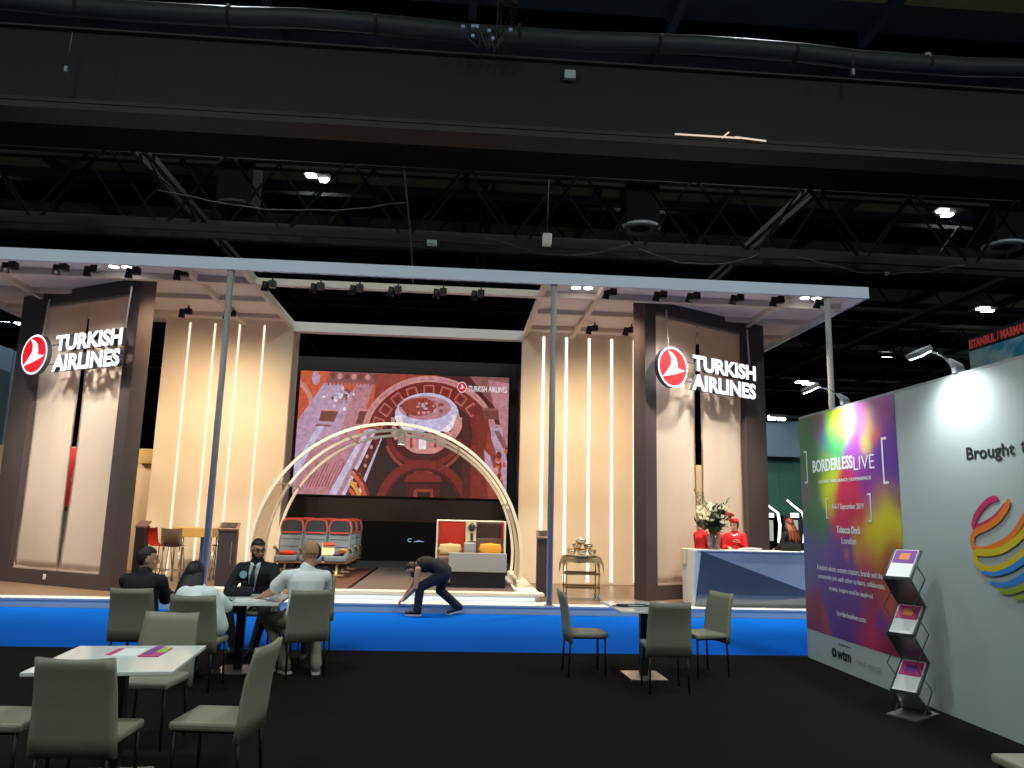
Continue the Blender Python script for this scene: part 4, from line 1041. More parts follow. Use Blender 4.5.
for lb, x, y, z, r, h in (('left bowl on the bottom layer of the trolley pile', -.19, -.02, Z0 + .024, .085, .10), ('right bowl on the bottom layer of the trolley pile', .20, -.02, Z0 + .024, .085, .09),
     ('middle front bowl on the bottom layer of the trolley pile', .0, -.10, Z0 + .024, .095, .085), ('middle back bowl on the bottom layer of the trolley pile', .02, .12, Z0 + .024, .095, .10),
     ('left bowl on the second layer of the trolley pile', -.08, 0, Z0 + .13, .09, .09), ('right bowl on the second layer of the trolley pile', .13, .0, Z0 + .13, .09, .09)):
    bowl(lb, x, y, z, r, h)
t = thing('lidded_dish', 'lidded silver dish crowning the pile on the trolley', 'dish', (2.45 - .01, 14.85, Z0 + .225)); bm = new(); lathe(bm, [(.06, 0), (.11, .05), (.11, .06), (.05, .06)], seg=18); obj('body', bm, 'silver', t)
bm = new(); lathe(bm, [(.108, .06), (.09, .09), (.04, .115), (.012, .12), (.02, .14), (.005, .15)], seg=18); obj('lid', bm, 'silver', t)

# reception counter
t = thing('reception_counter', 'long white reception counter with blue faceted front below the right tower', 'counter', (4.35, 14.0, .15))
bm = new(); W = 3.6
def cv(x, y, z): return bm.verts.new((x, y, z))
# faceted front: light upper facet, dark lower facet, plinth band
P = dict(a=(.17, .0, .98), b=(W, .0, .98), c=(W, -.06, .22), d=(.07, -.06, .22))
A = V(P['a']); B = V(P['b']); C_ = V((2.35, -.10, .22)); D = V(P['d']); E_ = V(P['c'])
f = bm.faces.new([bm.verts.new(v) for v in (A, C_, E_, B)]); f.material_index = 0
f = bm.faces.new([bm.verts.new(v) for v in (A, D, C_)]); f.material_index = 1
f = bm.faces.new([bm.verts.new(v) for v in (D, V((.03, -.02, .0)), V((W, -.02, 0)), E_, C_)]); f.material_index = 2
f = bm.faces.new([bm.verts.new(v) for v in (A, B, V((W, .05, .98)), V((.17, .05, .98)))]); f.material_index = 0
bmesh.ops.triangulate(bm, faces=bm.faces[:])
obj('faceted_front', bm, ['counter_light', 'counter_dark', 'counter_plinth'], t)
bm = new(); prism(bm, [(.0, 0), (.04, 0), (.18, .985), (.06, .985)], -.48, basis((0, .0, 0), (1, 0, 0), (0, 0, 1), (0, -1, 0))); obj('end_panel', bm, 'counter_white', t)
bm = new(); span(bm, (.20, .02, 0), (W, .70, .95)); obj('carcass', bm, 'counter_white', t)
bm = new(); span(bm, (.10, -.03, .98), (W, .55, 1.005), bev=.005); obj('worktop', bm, 'counter_white', t)
bm = new(); span(bm, (.06, .5, .0), (.24, .82, .70), bev=.005); obj('side_return', bm, 'counter_white', t)
t = thing('storage_box', 'cardboard coloured box standing on the low end of the counter', 'box', (4.46, 14.68, .85)); bm = new(); box(bm, (.02, 0, .15), (.22, .24, .30), bev=.006); obj('carton', bm, 'pod_cream', t); bm = new(); box(bm, (.02, -.122, .15), (.05, .004, .30)); obj('tape', bm, 'cloth_beige', t)
# vase of flowers
t = thing('glass_vase', 'square glass vase with flowers at the left end of the counter', 'vase', (4.86, 14.3, 1.155)); bm = new()
lathe(bm, [(.11, 0), (.13, .15), (.135, .28), (.125, .28), (.12, .15), (.10, .02)], seg=4); obj('body', bm, 'glass', t); bm = new(); lathe(bm, [(.05, .02), (.065, .2), (.02, .22)], seg=10); obj('water', bm, 'water_stems', t)
t = thing('flower_bouquet', 'bouquet of lilies, red blooms and leaves in the glass vase', 'flowers', (4.86, 14.3, 1.38)); R = random.Random(21)
bm = new(); bl = new(); heads = []
for k in range(34):
    a = R.uniform(0, 2 * PI); sp = R.uniform(.05, .33); h = R.uniform(.25, .62) * (1 - .4 * sp); tip = V((sp * math.cos(a) * 1.15, sp * math.sin(a) * .8, h))
    tube(bm, [(0, 0, -.2), tip * .5 + V((0, 0, .04)), tip], [.007, .006, .004], 5); heads.append(tip)
    for q in range(15):
        b = tip * R.uniform(.35, 1.0); d = V((R.uniform(-1, 1), R.uniform(-1, 1), R.uniform(-.2, 1))).normalized(); L_ = R.uniform(.09, .19); w = .026; s = d.cross(V((.3, .2, 1))).normalized() * w
        quad(bl, [b, b + d * L_ * .5 + s, b + d * L_, b + d * L_ * .5 - s])
for px, h in ((-.36, .86), (.28, .72), (-.2, .8)):
    tube(bm, [(0, 0, -.1), (px * .5, 0, h * .55), (px, 0, h)], [.007, .005, .003], 5)
    for q in range(8):
        b = V((px, 0, h)) * (.6 + .05 * q); d = V((R.uniform(-1, 1), R.uniform(-.5, .5), .8)).normalized(); s = V((.012, 0, 0)); quad(bl, [b, b + d * .05 + s, b + d * .1, b + d * .05 - s])
obj('stems', bm, 'leaf', t); o = obj('leaves', bl, 'leaf', t); o['kind'] = 'stuff'
for k in range(14):
    c = [V((-.27, -.1, .27)), V((-.22, -.14, .34)), V((-.30, -.05, .38)), V((-.16, -.18, .24)), V((.02, -.2, .30)), V((-.08, -.15, .42)), V((.24, -.12, .26)), V((.30, -.05, .34)), V((.2, -.16, .36)), V((.1, -.2, .2)), V((-.1, -.1, .5)), V((.14, -.1, .46)), V((.32, .0, .24)), V((-.24, .1, .46))][k]
    red = k in (6, 7, 8, 12); c = c + V((.03, 0, .06)); bm = new()
    for q in range(6):
        a = q * PI / 3 + k; d = V((math.cos(a), math.sin(a) * .7 - .5, .45)).normalized(); s = d.cross(V((0, -1, .4))).normalized() * .032; L_ = .105 if not red else .07
        quad(bm, [c, c + d * L_ * .55 + s, c + d * L_, c + d * L_ * .55 - s])
    ell(bm, c, (.014, .014, .014), seg=6); obj('red_bloom' if red else 'lily', bm, 'petal_red' if red else 'petal_white', t)
t = thing('paper_stack', 'white papers lying on the counter in front of the person with the red hat', 'papers', (5.55, 14.35, 1.155)); bm = new()
for k in range(4): box(bm, (k * .02, k * .01, .006 + k * .009), (.34, .24, .008), Euler((0, 0, .2 * k)).to_matrix())
obj('sheets', bm, 'paper', t)
t = thing('laptop', 'dark laptop on the counter in front of the auburn haired person', 'laptop', (6.35, 14.4, 1.155)); bm = new(); box(bm, (0, 0, .01), (.36, .25, .02), bev=.004); obj('base', bm, 'black', t); bm = new(); box(bm, (0, -.12, .09), (.36, .012, .15), Euler((.2, 0, 0)).to_matrix()); obj('lid', bm, 'black', t)
# ================================================================== FURNITURE ON THE BLACK CARPET
def chair_proto():
    t = thing('dining_chair', '', 'chair', (0, 0, 0), 0, 'grey upholstered chairs')
    bm = new(); box(bm, (0, .02, .435), (.42, .43, .05), bev=.016); obj('seat', bm, 'leather', t, smooth=False)
    bm = new(); prof = [(-.175, .355, .232), (-.19, .47, .227), (-.20, .58, .221), (-.215, .70, .215), (-.245, .82, .209), (-.262, .888, .206)]
    f, b = [], []
    for y, z, w in prof:
        f.append([V((x * w, y + .016 - .012 * (1 - x * x), z)) for x in (-1, -.8, -.4, 0, .4, .8, 1)])
        b.append([V((x * w, y - .016 - .012 * (1 - x * x), z)) for x in (-1, -.8, -.4, 0, .4, .8, 1)])
    for k in (-1,):
        for L_ in (f, b):
            for i, q in enumerate(L_[k]): q.z -= .012 * (1 - (i / 3 - 1) ** 2)
    rings = [fr + br[::-1] for fr, br in zip(f, b)]
    loft(bm, rings)
    es = [e for e in bm.edges if e.calc_face_angle(0) > 1.0]
    bmesh.ops.bevel(bm, geom=es, offset=.007, segments=2, affect='EDGES')
    bk = obj('backrest', bm, 'leather', t)
    bm = new(); tube(bm, [V((x * .203, -.262 - .012 * (1 - x * x), .884 - .012 * (1 - x * x))) for x in (-1, -.8, -.4, 0, .4, .8, 1)], .007, 6); obj('piping', bm, 'leather_edge', bk)
    for sx in (-1, 1):
        for y0, y1 in ((-.175, -.20), (.20, .205)):
            bm = new(); tube(bm, [(sx * .185, y0, .425), (sx * .195, y1, 0)], [.013, .010], 8); obj('leg', bm, 'leg_black', t)
    bm = new()
    for sx in (-1, 1): tube(bm, [(sx * .185, -.175, .405), (sx * .185, .20, .405)], .008, 6)
    obj('seat_frame', bm, 'leg_black', t)
    return t
CH = chair_proto(); used = False
def chair(x, y, rz, lb):
    global used
    if not used: CH.location = (x, y, 0); CH.rotation_euler = (0, 0, rz); CH['label'] = lb; used = True; return CH
    return dup(CH, (x, y, 0), rz, lb)
D = math.radians
chair(-2.0, 4.73, D(-1), 'grey chair seen from behind at the near side of the left foreground white table')
chair(-2.19, 6.13, D(176), 'grey chair facing the camera at the far side of the left foreground white table')
chair(-1.37, 5.06, D(84), 'grey chair in side view at the right side of the left foreground white table')
chair(-2.64, 5.02, D(-92), 'grey chair cut by the left photo edge, only its seat showing')
chair(-3.19, 8.43, D(-2), 'grey chair under the man in the black jacket')
chair(-2.41, 7.88, D(-2), 'grey chair under the woman in the pale cardigan')
chair(-1.55, 8.53, D(25), 'grey chair under the bald man in the light shirt')
chair(-2.40, 10.08, D(180), 'grey chair under the bearded man in the dark suit')
chair(-1.70, 9.80, D(172), 'grey chair under the dark dressed person hidden behind the bald man')
chair(1.47, 8.72, D(-88), 'grey chair in side view left of the right white table')
chair(2.17, 7.95, D(-2), 'grey chair seen from behind at the near side of the right white table')
chair(2.83, 8.76, D(107), 'grey chair facing left at the right side of the right white table')
q = at_z(990, 753, .46); chair(q.x + .24, q.y - .20, D(90), 'grey chair seat cut by the lower right photo corner')

def table(x, y, rz, w, d, lb):
    t = thing('cafe_table', lb, 'table', (x, y, 0), rz, 'white square tables')
    bm = new(); box(bm, (0, 0, .73), (w, d, .024), bev=.004); obj('table_top', bm, 'table_white', t)
    bm = new(); box(bm, (0, 0, .36), (.085, .085, .70), bev=.006); box(bm, (0, 0, .712), (.36, .36, .012)); obj('column', bm, 'leg_black', t)
    bm = new(); box(bm, (0, 0, .008), (.40, .48, .016), bev=.004); obj('base_plate', bm, 'steel_plate', t); return t
table(-2.08, 5.28, D(5.5), .83, .90, 'white square table with leaflets in the left foreground')
table(-2.24, 8.72, D(4), .88, .95, 'white square table with people sitting around it')
table(2.12, 8.62, D(2), .74, .95, 'white square table with a thin black cable on it, at right')
TZ = .742
def leaflet(lb, px0, px1, py0, py1, cols, rz=0):
    ym = (py0 + py1) / 2; c = at_z((px0 + px1) / 2, ym, TZ); w, d = at_z(px1, ym, TZ).x - at_z(px0, ym, TZ).x, at_z(px0, py0, TZ).y - at_z(px0, py1, TZ).y
    t = thing('leaflet', lb, 'leaflet', (c.x, c.y, TZ), rz); bm = new(); box(bm, (0, 0, .003), (w, d, .005)); obj('sheet', bm, cols[0], t)
    for k, m_ in enumerate(cols[1:]):
        bm = new(); box(bm, ((k - .5) * w * .5 if len(cols) > 2 else -.36 * w, .18 * d if len(cols) > 2 else 0, .0062), (w * .46 if len(cols) > 2 else w * .22, d * (.55 if k else .95), .001)); obj('printed_picture', bm, m_, t)
leaflet('white leaflet with a pink edge on the left foreground table', 110, 143, 649, 656.5, ['paper', 'mag_pink'], .06)
leaflet('magenta and green leaflet on the left foreground table', 146, 166, 648, 657, ['mag_pink', 'mag_purple', 'mag_green'], .06)
R = random.Random(4); bm = new(); P = [(-.22, -.05), (-.12, -.12), (0, -.10), (.12, -.08), (.2, -.02), (.14, .1), (0, .09), (-.1, .08), (-.16, .01), (-.06, -.03), (-.02, .05)]
Q = []
for i in range(len(P) - 1):
    p0, p1, p2, p3 = [V((*P[max(0, min(len(P) - 1, k))], 0)) for k in (i - 1, i, i + 1, i + 2)]
    Q += [.5 * ((2 * p1) + (p2 - p0) * s + (2 * p0 - 5 * p1 + 4 * p2 - p3) * s * s + (3 * p1 - p0 - 3 * p2 + p3) * s ** 3) for s in (0, .25, .5, .75)]
tube(bm, [V((v.x, v.y, .006)) for v in Q], .006, 6); o = obj('cable', bm, 'black', None, loc=(1.98, 8.62, TZ)); tag(o, 'thin black cable looped on the right white table', 'cable')
t = thing('notebook', 'white open notebook under the forearm of the bald man', 'notebook', (*at_z(252, 600, TZ).xy, TZ), .2); bm = new(); box(bm, (0, 0, .006), (.34, .22, .012), bev=.003); obj('pages', bm, 'paper', t); bm = new(); box(bm, (0, 0, .0135), (.004, .22, .003)); obj('spine', bm, 'ink_grey', t)
t = thing('handbag', 'small black bag lying on the table in front of the bearded man', 'bag', (*at_z(238, 596, TZ).xy, TZ), .1); bm = new(); box(bm, (0, 0, .05), (.30, .16, .10), bev=.035); obj('body', bm, 'jacket_black', t); bm = new(); tube(bm, [(-.09, 0, .09), (-.07, 0, .15), (.07, 0, .15), (.09, 0, .09)], .01, 8); obj('handle', bm, 'jacket_black', t)
t = thing('mobile_phone', 'dark phone with a pale edge on the table beside the black bag', 'phone', (*at_z(228, 601, TZ).xy, TZ), .5); bm = new(); box(bm, (0, 0, .004), (.075, .15, .008), bev=.003); obj('case', bm, 'chrome', t); bm = new(); box(bm, (0, 0, .009), (.066, .14, .001)); obj('screen', bm, 'gloss_black', t)

# zigzag literature rack
RX, RY, RZ = 4.205, 7.06, math.radians(36.87)
t = thing('literature_rack', 'folding zigzag literature rack standing before the white booth wall', 'rack', (RX, RY, 0), RZ)
ZA = [(.15, 1.46), (-.14, 1.20), (.15, .95), (-.14, .70), (.15, .45), (-.14, .20), (.12, .015)]
for k, (a, b) in enumerate(zip(ZA, ZA[1:])):
    bm = new(); bar(bm, (a[0], 0, a[1]), (b[0], 0, b[1]), .235, .008, up=(0, 0, 1)); tray = k % 2 == 0
    if tray and k < 6: bar(bm, (b[0], -.118, b[1] + .012), (b[0], .118, b[1] + .012), .03, .03)
    obj('tray' if tray else 'back_panel', bm, 'chrome' if tray else 'rack_panel', t)
ZB = [(0, 1.325), (.17, 1.20), (-.16, .95), (.17, .70), (-.16, .45), (.17, .20), (-.05, .015)]
for y in (-.125, .125):
    for z_ in (ZB, ZA):
        bm = new(); tube(bm, [(p[0], y, p[1]) for p in z_], .0065, 6); obj('side_rod', bm, 'rack_panel', t)
bm = new(); prism(bm, [(-.24, -.14), (.20, -.16), (.26, -.02), (.22, .14), (-.20, .14)], .014); obj('base', bm, 'steel_plate', t)
RM = Matrix.Translation((RX, RY, 0)) @ Matrix.Rotation(RZ, 4, 'Z')
for k, (lb, m1) in enumerate((('magazine with a colourful cover on the top tray of the literature rack', 'mag_purple'), ('magazine on the middle tray of the literature rack', 'mag_pink'), ('magazine on the lowest tray of the literature rack', 'mag_pink'))):
    a, b = ZA[2 * k], ZA[2 * k + 1]; A3, B3 = V((a[0], 0, a[1])), V((b[0], 0, b[1])); d = (A3 - B3).normalized(); nrm = V((-d.z, 0, d.x)); c = (A3 + B3) / 2 + nrm * .014
    mt = basis(c, V((0, -1, 0)), d, nrm); mt = basis(c, d.cross(nrm), d, nrm)
    L_ = (A3 - B3).length; w_ = RM @ c
    t = thing('magazine', lb, 'magazine', w_, RZ)
    def pb(y0, y1, h0, h1, w=.205):
        bm = new(); vs = box(bm, (0, (y0 + y1) / 2, (h0 + h1) / 2), (w, y1 - y0, h1 - h0)); xf(bm, vs, basis((0, 0, 0), d.cross(nrm), d, nrm)); return bm
    obj('cover', pb(-L_ * .46, L_ * .46, -.008, .004), 'paper', t)
    obj('cover_picture', pb(L_ * .0, L_ * .44, .004, .0055, .195), m1, t)
    obj('picture_blotch', pb(L_ * .12, L_ * .34, .0055, .0065, .09), ['mag_orange', 'mag_orange', 'mag_purple'][k], t)
# ================================================================== PEOPLE
def remesh(prims, voxel, smooth=3):
    bm = new()
    for p in prims:
        if p[0] == 'c': capsule(bm, p[1], p[2], p[3], p[4])
        elif p[0] == 'e': ell(bm, p[1], p[2], p[3], seg=20)
        elif p[0] == 'l': loft(bm, p[1])
    me = bpy.data.meshes.new('tmp'); bm.to_mesh(me); bm.free()
    o = bpy.data.objects.new('tmp', me); COL.objects.link(o)
    r = o.modifiers.new('r', 'REMESH'); r.mode = 'VOXEL'; r.voxel_size = voxel; r.use_smooth_shade = True
    s = o.modifiers.new('s', 'SMOOTH'); s.factor = .5; s.iterations = smooth
    dg = bpy.context.evaluated_depsgraph_get(); dg.update()
    out = bpy.data.meshes.new_from_object(o.evaluated_get(dg)); bpy.data.objects.remove(o); bpy.data.meshes.remove(me)
    for p in out.polygons: p.use_smooth = True
    return out
def ring_e(c, rx, ry, R_, F_, n=24): return [c + R_ * rx * math.cos(2 * PI * k / n) + F_ * ry * math.sin(2 * PI * k / n) for k in range(n)]
TORSO = [(-.10, .10, .07), (-.04, .150, .108), (.10, .165, .118), (.28, .155, .110), (.45, .142, .102), (.62, .155, .112), (.78, .168, .115), (.90, .150, .098), (.97, .105, .078), (1.02, .06, .058)]
def torso_rings(J, e, s0=-1, s1=2, S=1, wide=1.0):
    pel, nk = J['pel'], J['neck']; mid = J.get('mid', (pel + nk) / 2)
    ctl = 2 * mid - .5 * (pel + nk); out = []
    hr = (J['hp'][1] - J['hp'][0]).normalized(); sr = (J['sh'][1] - J['sh'][0]).normalized()
    for s, rx, ry in TORSO:
        if s < s0 or s > s1: continue
        q = min(max(s, 0), 1); c = pel * (1 - s) ** 2 + ctl * 2 * s * (1 - s) + nk * s * s
        T = ((ctl - pel) * (1 - q) + (nk - ctl) * q).normalized(); R_ = hr.lerp(sr, q); R_ = (R_ - T * R_.dot(T)).normalized(); F_ = T.cross(R_)
        out.append(ring_e(c, (rx * wide + e) * S, (ry * wide + e) * S, R_, F_))
    return out
def hand(side, wr, d, n, curl, S=1):
    d = d.normalized(); n = (n - d * n.dot(d)).normalized(); th = d.cross(n) * (1 if side else -1); P = []
    for off, L_ in ((.032, .070), (.0108, .079), (-.0108, .073), (-.031, .057)):
        k = wr + (d * .088 + th * off) * S; P.append(('c', wr + (d * .012 + th * off * .55) * S, k, .0145 * S, .0115 * S))
        dd = (d + th * off * 3.2).normalized(); a = 0; p = k
        for ph, f in enumerate((.45, .31, .24)):
            a += curl * (.8 + .25 * ph); v = dd * math.cos(a) + n * math.sin(a); q = p + v * L_ * f * S
            P.append(('c', p, q, (.0092 - .0008 * ph) * S, (.0086 - .0010 * ph) * S)); p = q
    p = wr + (d * .028 + th * .028) * S; v = (d * .62 + th * .68 + n * .28).normalized()
    for L_, r0, r1 in ((.042, .0125, .0105), (.032, .0102, .0092), (.024, .0092, .0075)):
        q = p + v * L_ * S; P.append(('c', p, q, r0 * S, r1 * S)); p = q; v = (v + d * .18 + n * .12).normalized()
    return P
def hb(J):
    f = J['hdir'].normalized(); up = J.get('hup', V((0, 0, 1))); r = f.cross(up).normalized(); u = r.cross(f); return r, f, u
def person(label, loc, rz, J, wear, S=1.0, voxel=.006, wide=1.0, skin='skin', hair=('short', 'hair_brown'), beard=None, extra=None):
    t = thing('person', label, 'person', loc, rz)
    for k, v in list(J.items()):
        if k in ('hdir', 'hup', 'hd', 'hn', 'curl', 'td'): continue
        J[k] = [V(q) * S for q in v] if isinstance(v, list) else V(v) * S
    r, f, u = hb(J); hc = J['head']; H = lambda x, y, z: hc + (r * x + f * y + u * z) * S
    HR = Matrix((r, f, u)).transposed()
    P = [('l', torso_rings(J, 0, S=S, wide=wide))]
    P += [('c', J['neck'] - (J['neck'] - J['pel']).normalized() * .05 * S, H(0, -.018, -.06), .058 * S, .050 * S)]
    P += [('e', H(0, -.008, .018), (.075 * S, .096 * S, .105 * S), HR), ('e', H(0, .030, -.055), (.056 * S, .062 * S, .068 * S), HR), ('e', H(0, .055, -.088), (.030 * S, .032 * S, .026 * S), HR)]
    P += [('c', H(0, .088, .018), H(0, .108, -.022), .010 * S, .014 * S), ('c', H(0, .094, -.026), H(0, .098, -.03), .017 * S, .012 * S)]
    P += [('c', H(-.035, .083, .034), H(.035, .083, .034), .011 * S, .011 * S)]
    for sx in (-1, 1): P.append(('e', H(.076 * sx, -.008, -.005), (.011 * S, .023 * S, .034 * S), HR)); P.append(('e', H(.038 * sx, .062, -.025), (.022 * S, .022 * S, .022 * S), HR))
    limbs = {}
    for s in (0, 1):
        sh, el, wr = J['sh'][s], J['el'][s], J['wr'][s]
        limbs['ua%d' % s] = (sh, el, .054 * S, .043 * S); limbs['fa%d' % s] = (el, wr, .042 * S, .027 * S)
        dn_ = (J['neck'] - J['pel']).normalized() * .022 * S; limbs['sb%d' % s] = (J['neck'].lerp(sh, .12) - dn_, sh - dn_ * .3, .050 * S, .055 * S)
        hp, kn, an = J['hp'][s], J['kn'][s], J['an'][s]
        limbs['th%d' % s] = (hp, kn, .086 * S, .056 * S); limbs['ca%d' % s] = (kn, an, .054 * S, .038 * S)
        cm = kn.lerp(an, .32); back = (kn - hp).normalized() * -1; P.append(('c', kn.lerp(an, .1), kn.lerp(an, .55), .05 * S, .045 * S))
        toe = V(J['td'][s]) if 'td' in J else V((0, 1, -.12)); P.append(('c', an - V((0, 0, .03)) * S, an + toe.normalized() * .16 * S - V((0, 0, .035)) * S, .038 * S, .028 * S))
        P += hand(s, wr, V(J['hd'][s]), V(J['hn'][s]), J.get('curl', [.35, .35])[s], S)
    for q in limbs.values(): P.append(('c',) + q)
    un = (J['head'] - J['neck']).normalized() * S
    limbs['nk0'] = (J['neck'] - un * .05, J['neck'] + un * .022, .070 * S, .060 * S); limbs['nk1'] = limbs['nk0']
    me = remesh(P, voxel); me.materials.append(M[skin]); obj('body', me, None, t)
    # clothing
    for nm, material, spec, e in wear:
        Q = []
        for it in spec:
            k = it[0]
            if k == 'torso': Q.append(('l', torso_rings(J, e, it[1], it[2], S, wide)))
            elif k == 'prim': Q.append(it[1])
            else:
                for s in (0, 1):
                    p0, p1, r0, r1 = limbs[k + str(s)]; a, b = (it[1], it[2]) if len(it) > 2 else (0, 1)
                    Q.append(('c', p0.lerp(p1, a), p0.lerp(p1, b), r0 + (r1 - r0) * a + e, r0 + (r1 - r0) * b + e * (it[3] if len(it) > 3 else 1)))
        cm = remesh(Q, max(.008, voxel), 9); cm.materials.append(M[material]); obj(nm, cm, None, t)
    for s in (0, 1):
        an = J['an'][s]; toe = (V(J['td'][s]) if 'td' in J else V((0, 1, -.0))); toe = toe.normalized(); sh_ = wear_shoe.get(label, ('shoe_black', 'shoe_black'))
        dn = V((0, 0, -1)) if abs(toe.z) < .5 else V((-.0, 0, -1))
        Q = [('c', an + dn * .02 * S - toe * .03 * S, an + dn * .048 * S - toe * .02 * S, .042 * S, .040 * S), ('c', an + dn * .03 * S + toe * .02 * S, an + dn * .045 * S + toe * .17 * S, .043 * S, .036 * S)]
        sm = remesh(Q, .007, 2); sm.materials.append(M[sh_[0]]); so = obj('shoe', sm, None, t)
        bm = new(); x_ = toe.cross(V((0, 0, 1))).normalized(); z_ = x_.cross(toe)
        ol = [(-.04, -.07), (.04, -.07), (.046, .06), (.04, .16), (.015, .205), (-.015, .205), (-.04, .16), (-.046, .06)]
        prism(bm, [(p[0] * S, p[1] * S) for p in ol], .022 * S, basis(an + dn * .085 * S, x_, toe, z_)); obj('sole', bm, sh_[1], so)
    # face details
    bm = new()
    for sx in (-1, 1): ell(bm, H(.032 * sx, .086, .016), (.012 * S, .008 * S, .007 * S), HR, 8)
    obj('eyes', bm, 'eye_dark', t)
    bm = new()
    for sx in (-1, 1): tube(bm, [H(.016 * sx, .097, .036), H(.034 * sx, .094, .042), H(.052 * sx, .080, .036)], .0045 * S, 6)
    obj('eyebrows', bm, hair[1] if hair[0] != 'bald' else 'hair_brown', t)
    bm = new(); ell(bm, H(0, .088, -.062), (.022 * S, .008 * S, .007 * S), HR, 10); obj('lips', bm, 'lips', t)
    # hair
    def shell(c, rad, keep, nm, material, thick=.012):
        bm = new(); ell(bm, (0, 0, 0), rad, None, 40)
        kill = [fc for fc in bm.faces if not keep(fc.calc_center_median())]
        bmesh.ops.delete(bm, geom=kill, context='FACES')
        for v in bm.verts: v.co += v.co.normalized() * mnoise.noise(v.co * 40) * .006
        bmesh.ops.solidify(bm, geom=bm.faces[:], thickness=thick)
        mtx = Matrix.Translation(H(*c)) @ HR.to_4x4() @ Matrix.Scale(S, 4)
        for v in bm.verts: v.co = mtx @ v.co
        return obj(nm, bm, material, t, smooth=True)
    kind, hm = hair[:2]
    if kind == 'short':
        shell((0, -.012, .021), (.082, .104, .112), lambda p: (p.z > .052 if p.y > .03 else p.z > -.035 - .045 * (p.y < -.03)) and not (abs(p.x) > .062 and p.y > -.0 and p.z < .03), 'hair', hm)
    elif kind == 'bald':
        shell((0, -.010, .020), (.0775, .0985, .1065), lambda p: (p.z > .06 if p.y > .03 else p.z > -.04) and not (abs(p.x) > .055 and p.y > -.01 and p.z < .03), 'hair', hm, .003)
    elif kind in ('long', 'hat'):
        shell((0, -.014, .022), (.090, .114, .120), lambda p: (p.z > .052 if p.y > .03 else p.z > -.11), 'hair', hm)
        if kind == 'long':
            L_ = hair[2]; hb_ = hair[3] if len(hair) > 3 else -.045; Q = []
            for k in range(9):
                a = (k - 4) / 4; x0 = a * .075; p0 = H(x0, -.075 + .05 * a * a, .0); p1 = p0 + V((x0 * .35, hb_, -.14)) * S; p2 = p1 + V((x0 * .5 + (.012 if k % 2 else -.01), hb_ * .7, -L_ * (1 - .25 * abs(a) + (.1 if k % 3 == 0 else 0)))) * S
                Q += [('c', p0, p1, .036 * S, .034 * S), ('c', p1, p2, .034 * S, .012 * S)]
            hm_ = remesh(Q, .007, 3); hm_.materials.append(M[hm]); obj('long_hair', hm_, None, t)
        if kind == 'hat':
            bm = new(); rg = []
            for z, rr in ((.075, .094), (.105, .098), (.135, .088), (.150, .055), (.153, .01)): rg.append([H(rr * math.cos(2 * PI * k / 24), -.016 + rr * 1.12 * math.sin(2 * PI * k / 24), z) for k in range(24)])
            loft(bm, rg); obj('hat', bm, 'red_uniform', t)
    if beard:
        shell((0, .026, -.052), (.066, .076, .082), lambda p: p.y > -.025 and (p.z < -.005 if p.y > .035 else p.z < .055) and not (abs(p.x) < .022 and -.030 < p.z < .0 and p.y > .06), 'beard', beard, .010)
    if extra: extra(t, H, S)
    return t
wear_shoe = {}
def seated(lean=.04, nz=1.0, hz=1.17, spread=.11):
    return dict(pel=(0, 0, .55), neck=(0, lean, nz), head=(0, lean + .035, hz), hdir=V((0, 1, 0)), sh=[(-.185, lean - .01, nz - .055), (.185, lean - .01, nz - .055)], el=[(-.24, lean + .10, .76), (.24, lean + .10, .76)],
                wr=[(-.16, lean + .34, .78), (.16, lean + .34, .78)], hp=[(-.09, .02, .54), (.09, .02, .54)], kn=[(-spread, .44, .52), (spread, .44, .52)], an=[(-spread, .40, .09), (spread, .40, .09)],
                hd=[(0.2, 1, -.05), (-.2, 1, -.05)], hn=[(0, 0, -1), (0, 0, -1)])
TROUSERS = [('torso', -1, .30), ('th',), ('ca', 0, .98, 1.3)]
TOPFULL = [('torso', .0, 1.0), ('nk',), ('sb',), ('ua',), ('fa', 0, .96, 1.1)]
# 1 man in a black jacket
lb = 'person in a black jacket with short dark hair, left of the seated group'
J = seated(.03, .99, 1.15); J['hdir'] = V((.85, .5, -.06)); J['el'] = [(-.2, .16, .74), (.17, .18, .74)]; J['wr'] = [(-.10, .40, .79), (.06, .42, .79)]
person(lb, (-3.20, 8.42, 0), D(-8), J, [('jacket', 'jacket_black', TOPFULL, .018), ('trousers', 'jacket_black', TROUSERS, .010)], wide=1.08, hair=('short', 'hair_brown'))
# 2 woman in a pale cardigan
lb = 'person with long black hair and a pale cardigan, leaning over the table'
J = seated(.17, .875, 1.035); J['head'] = (-.10, .24, 1.05); J['hdir'] = V((.1, 1, -.35)); J['mid'] = (0, .03, .75); J['el'] = [(-.27, .24, .72), (.25, .24, .74)]; J['wr'] = [(-.12, .44, .79), (.14, .44, .79)]
S3 = lambda *a: V(a)
card = TOPFULL + [('prim', ('e', S3(.13, .05, .62), (.13, .15, .17), None)), ('prim', ('e', S3(-.11, .04, .62), (.13, .14, .15), None)), ('prim', ('c', S3(.12, .06, .84), S3(.22, .14, .55), .10, .09)), ('prim', ('c', S3(-.10, .06, .84), S3(-.16, .10, .58), .10, .09))]
person(lb, (-2.50, 7.90, 0), D(-2), J, [('cardigan', 'cardigan', card, .020), ('trousers', 'jacket_black', TROUSERS, .010)], S=.98, hair=('long', 'hair_black', .22, -.085), skin='skin_light')
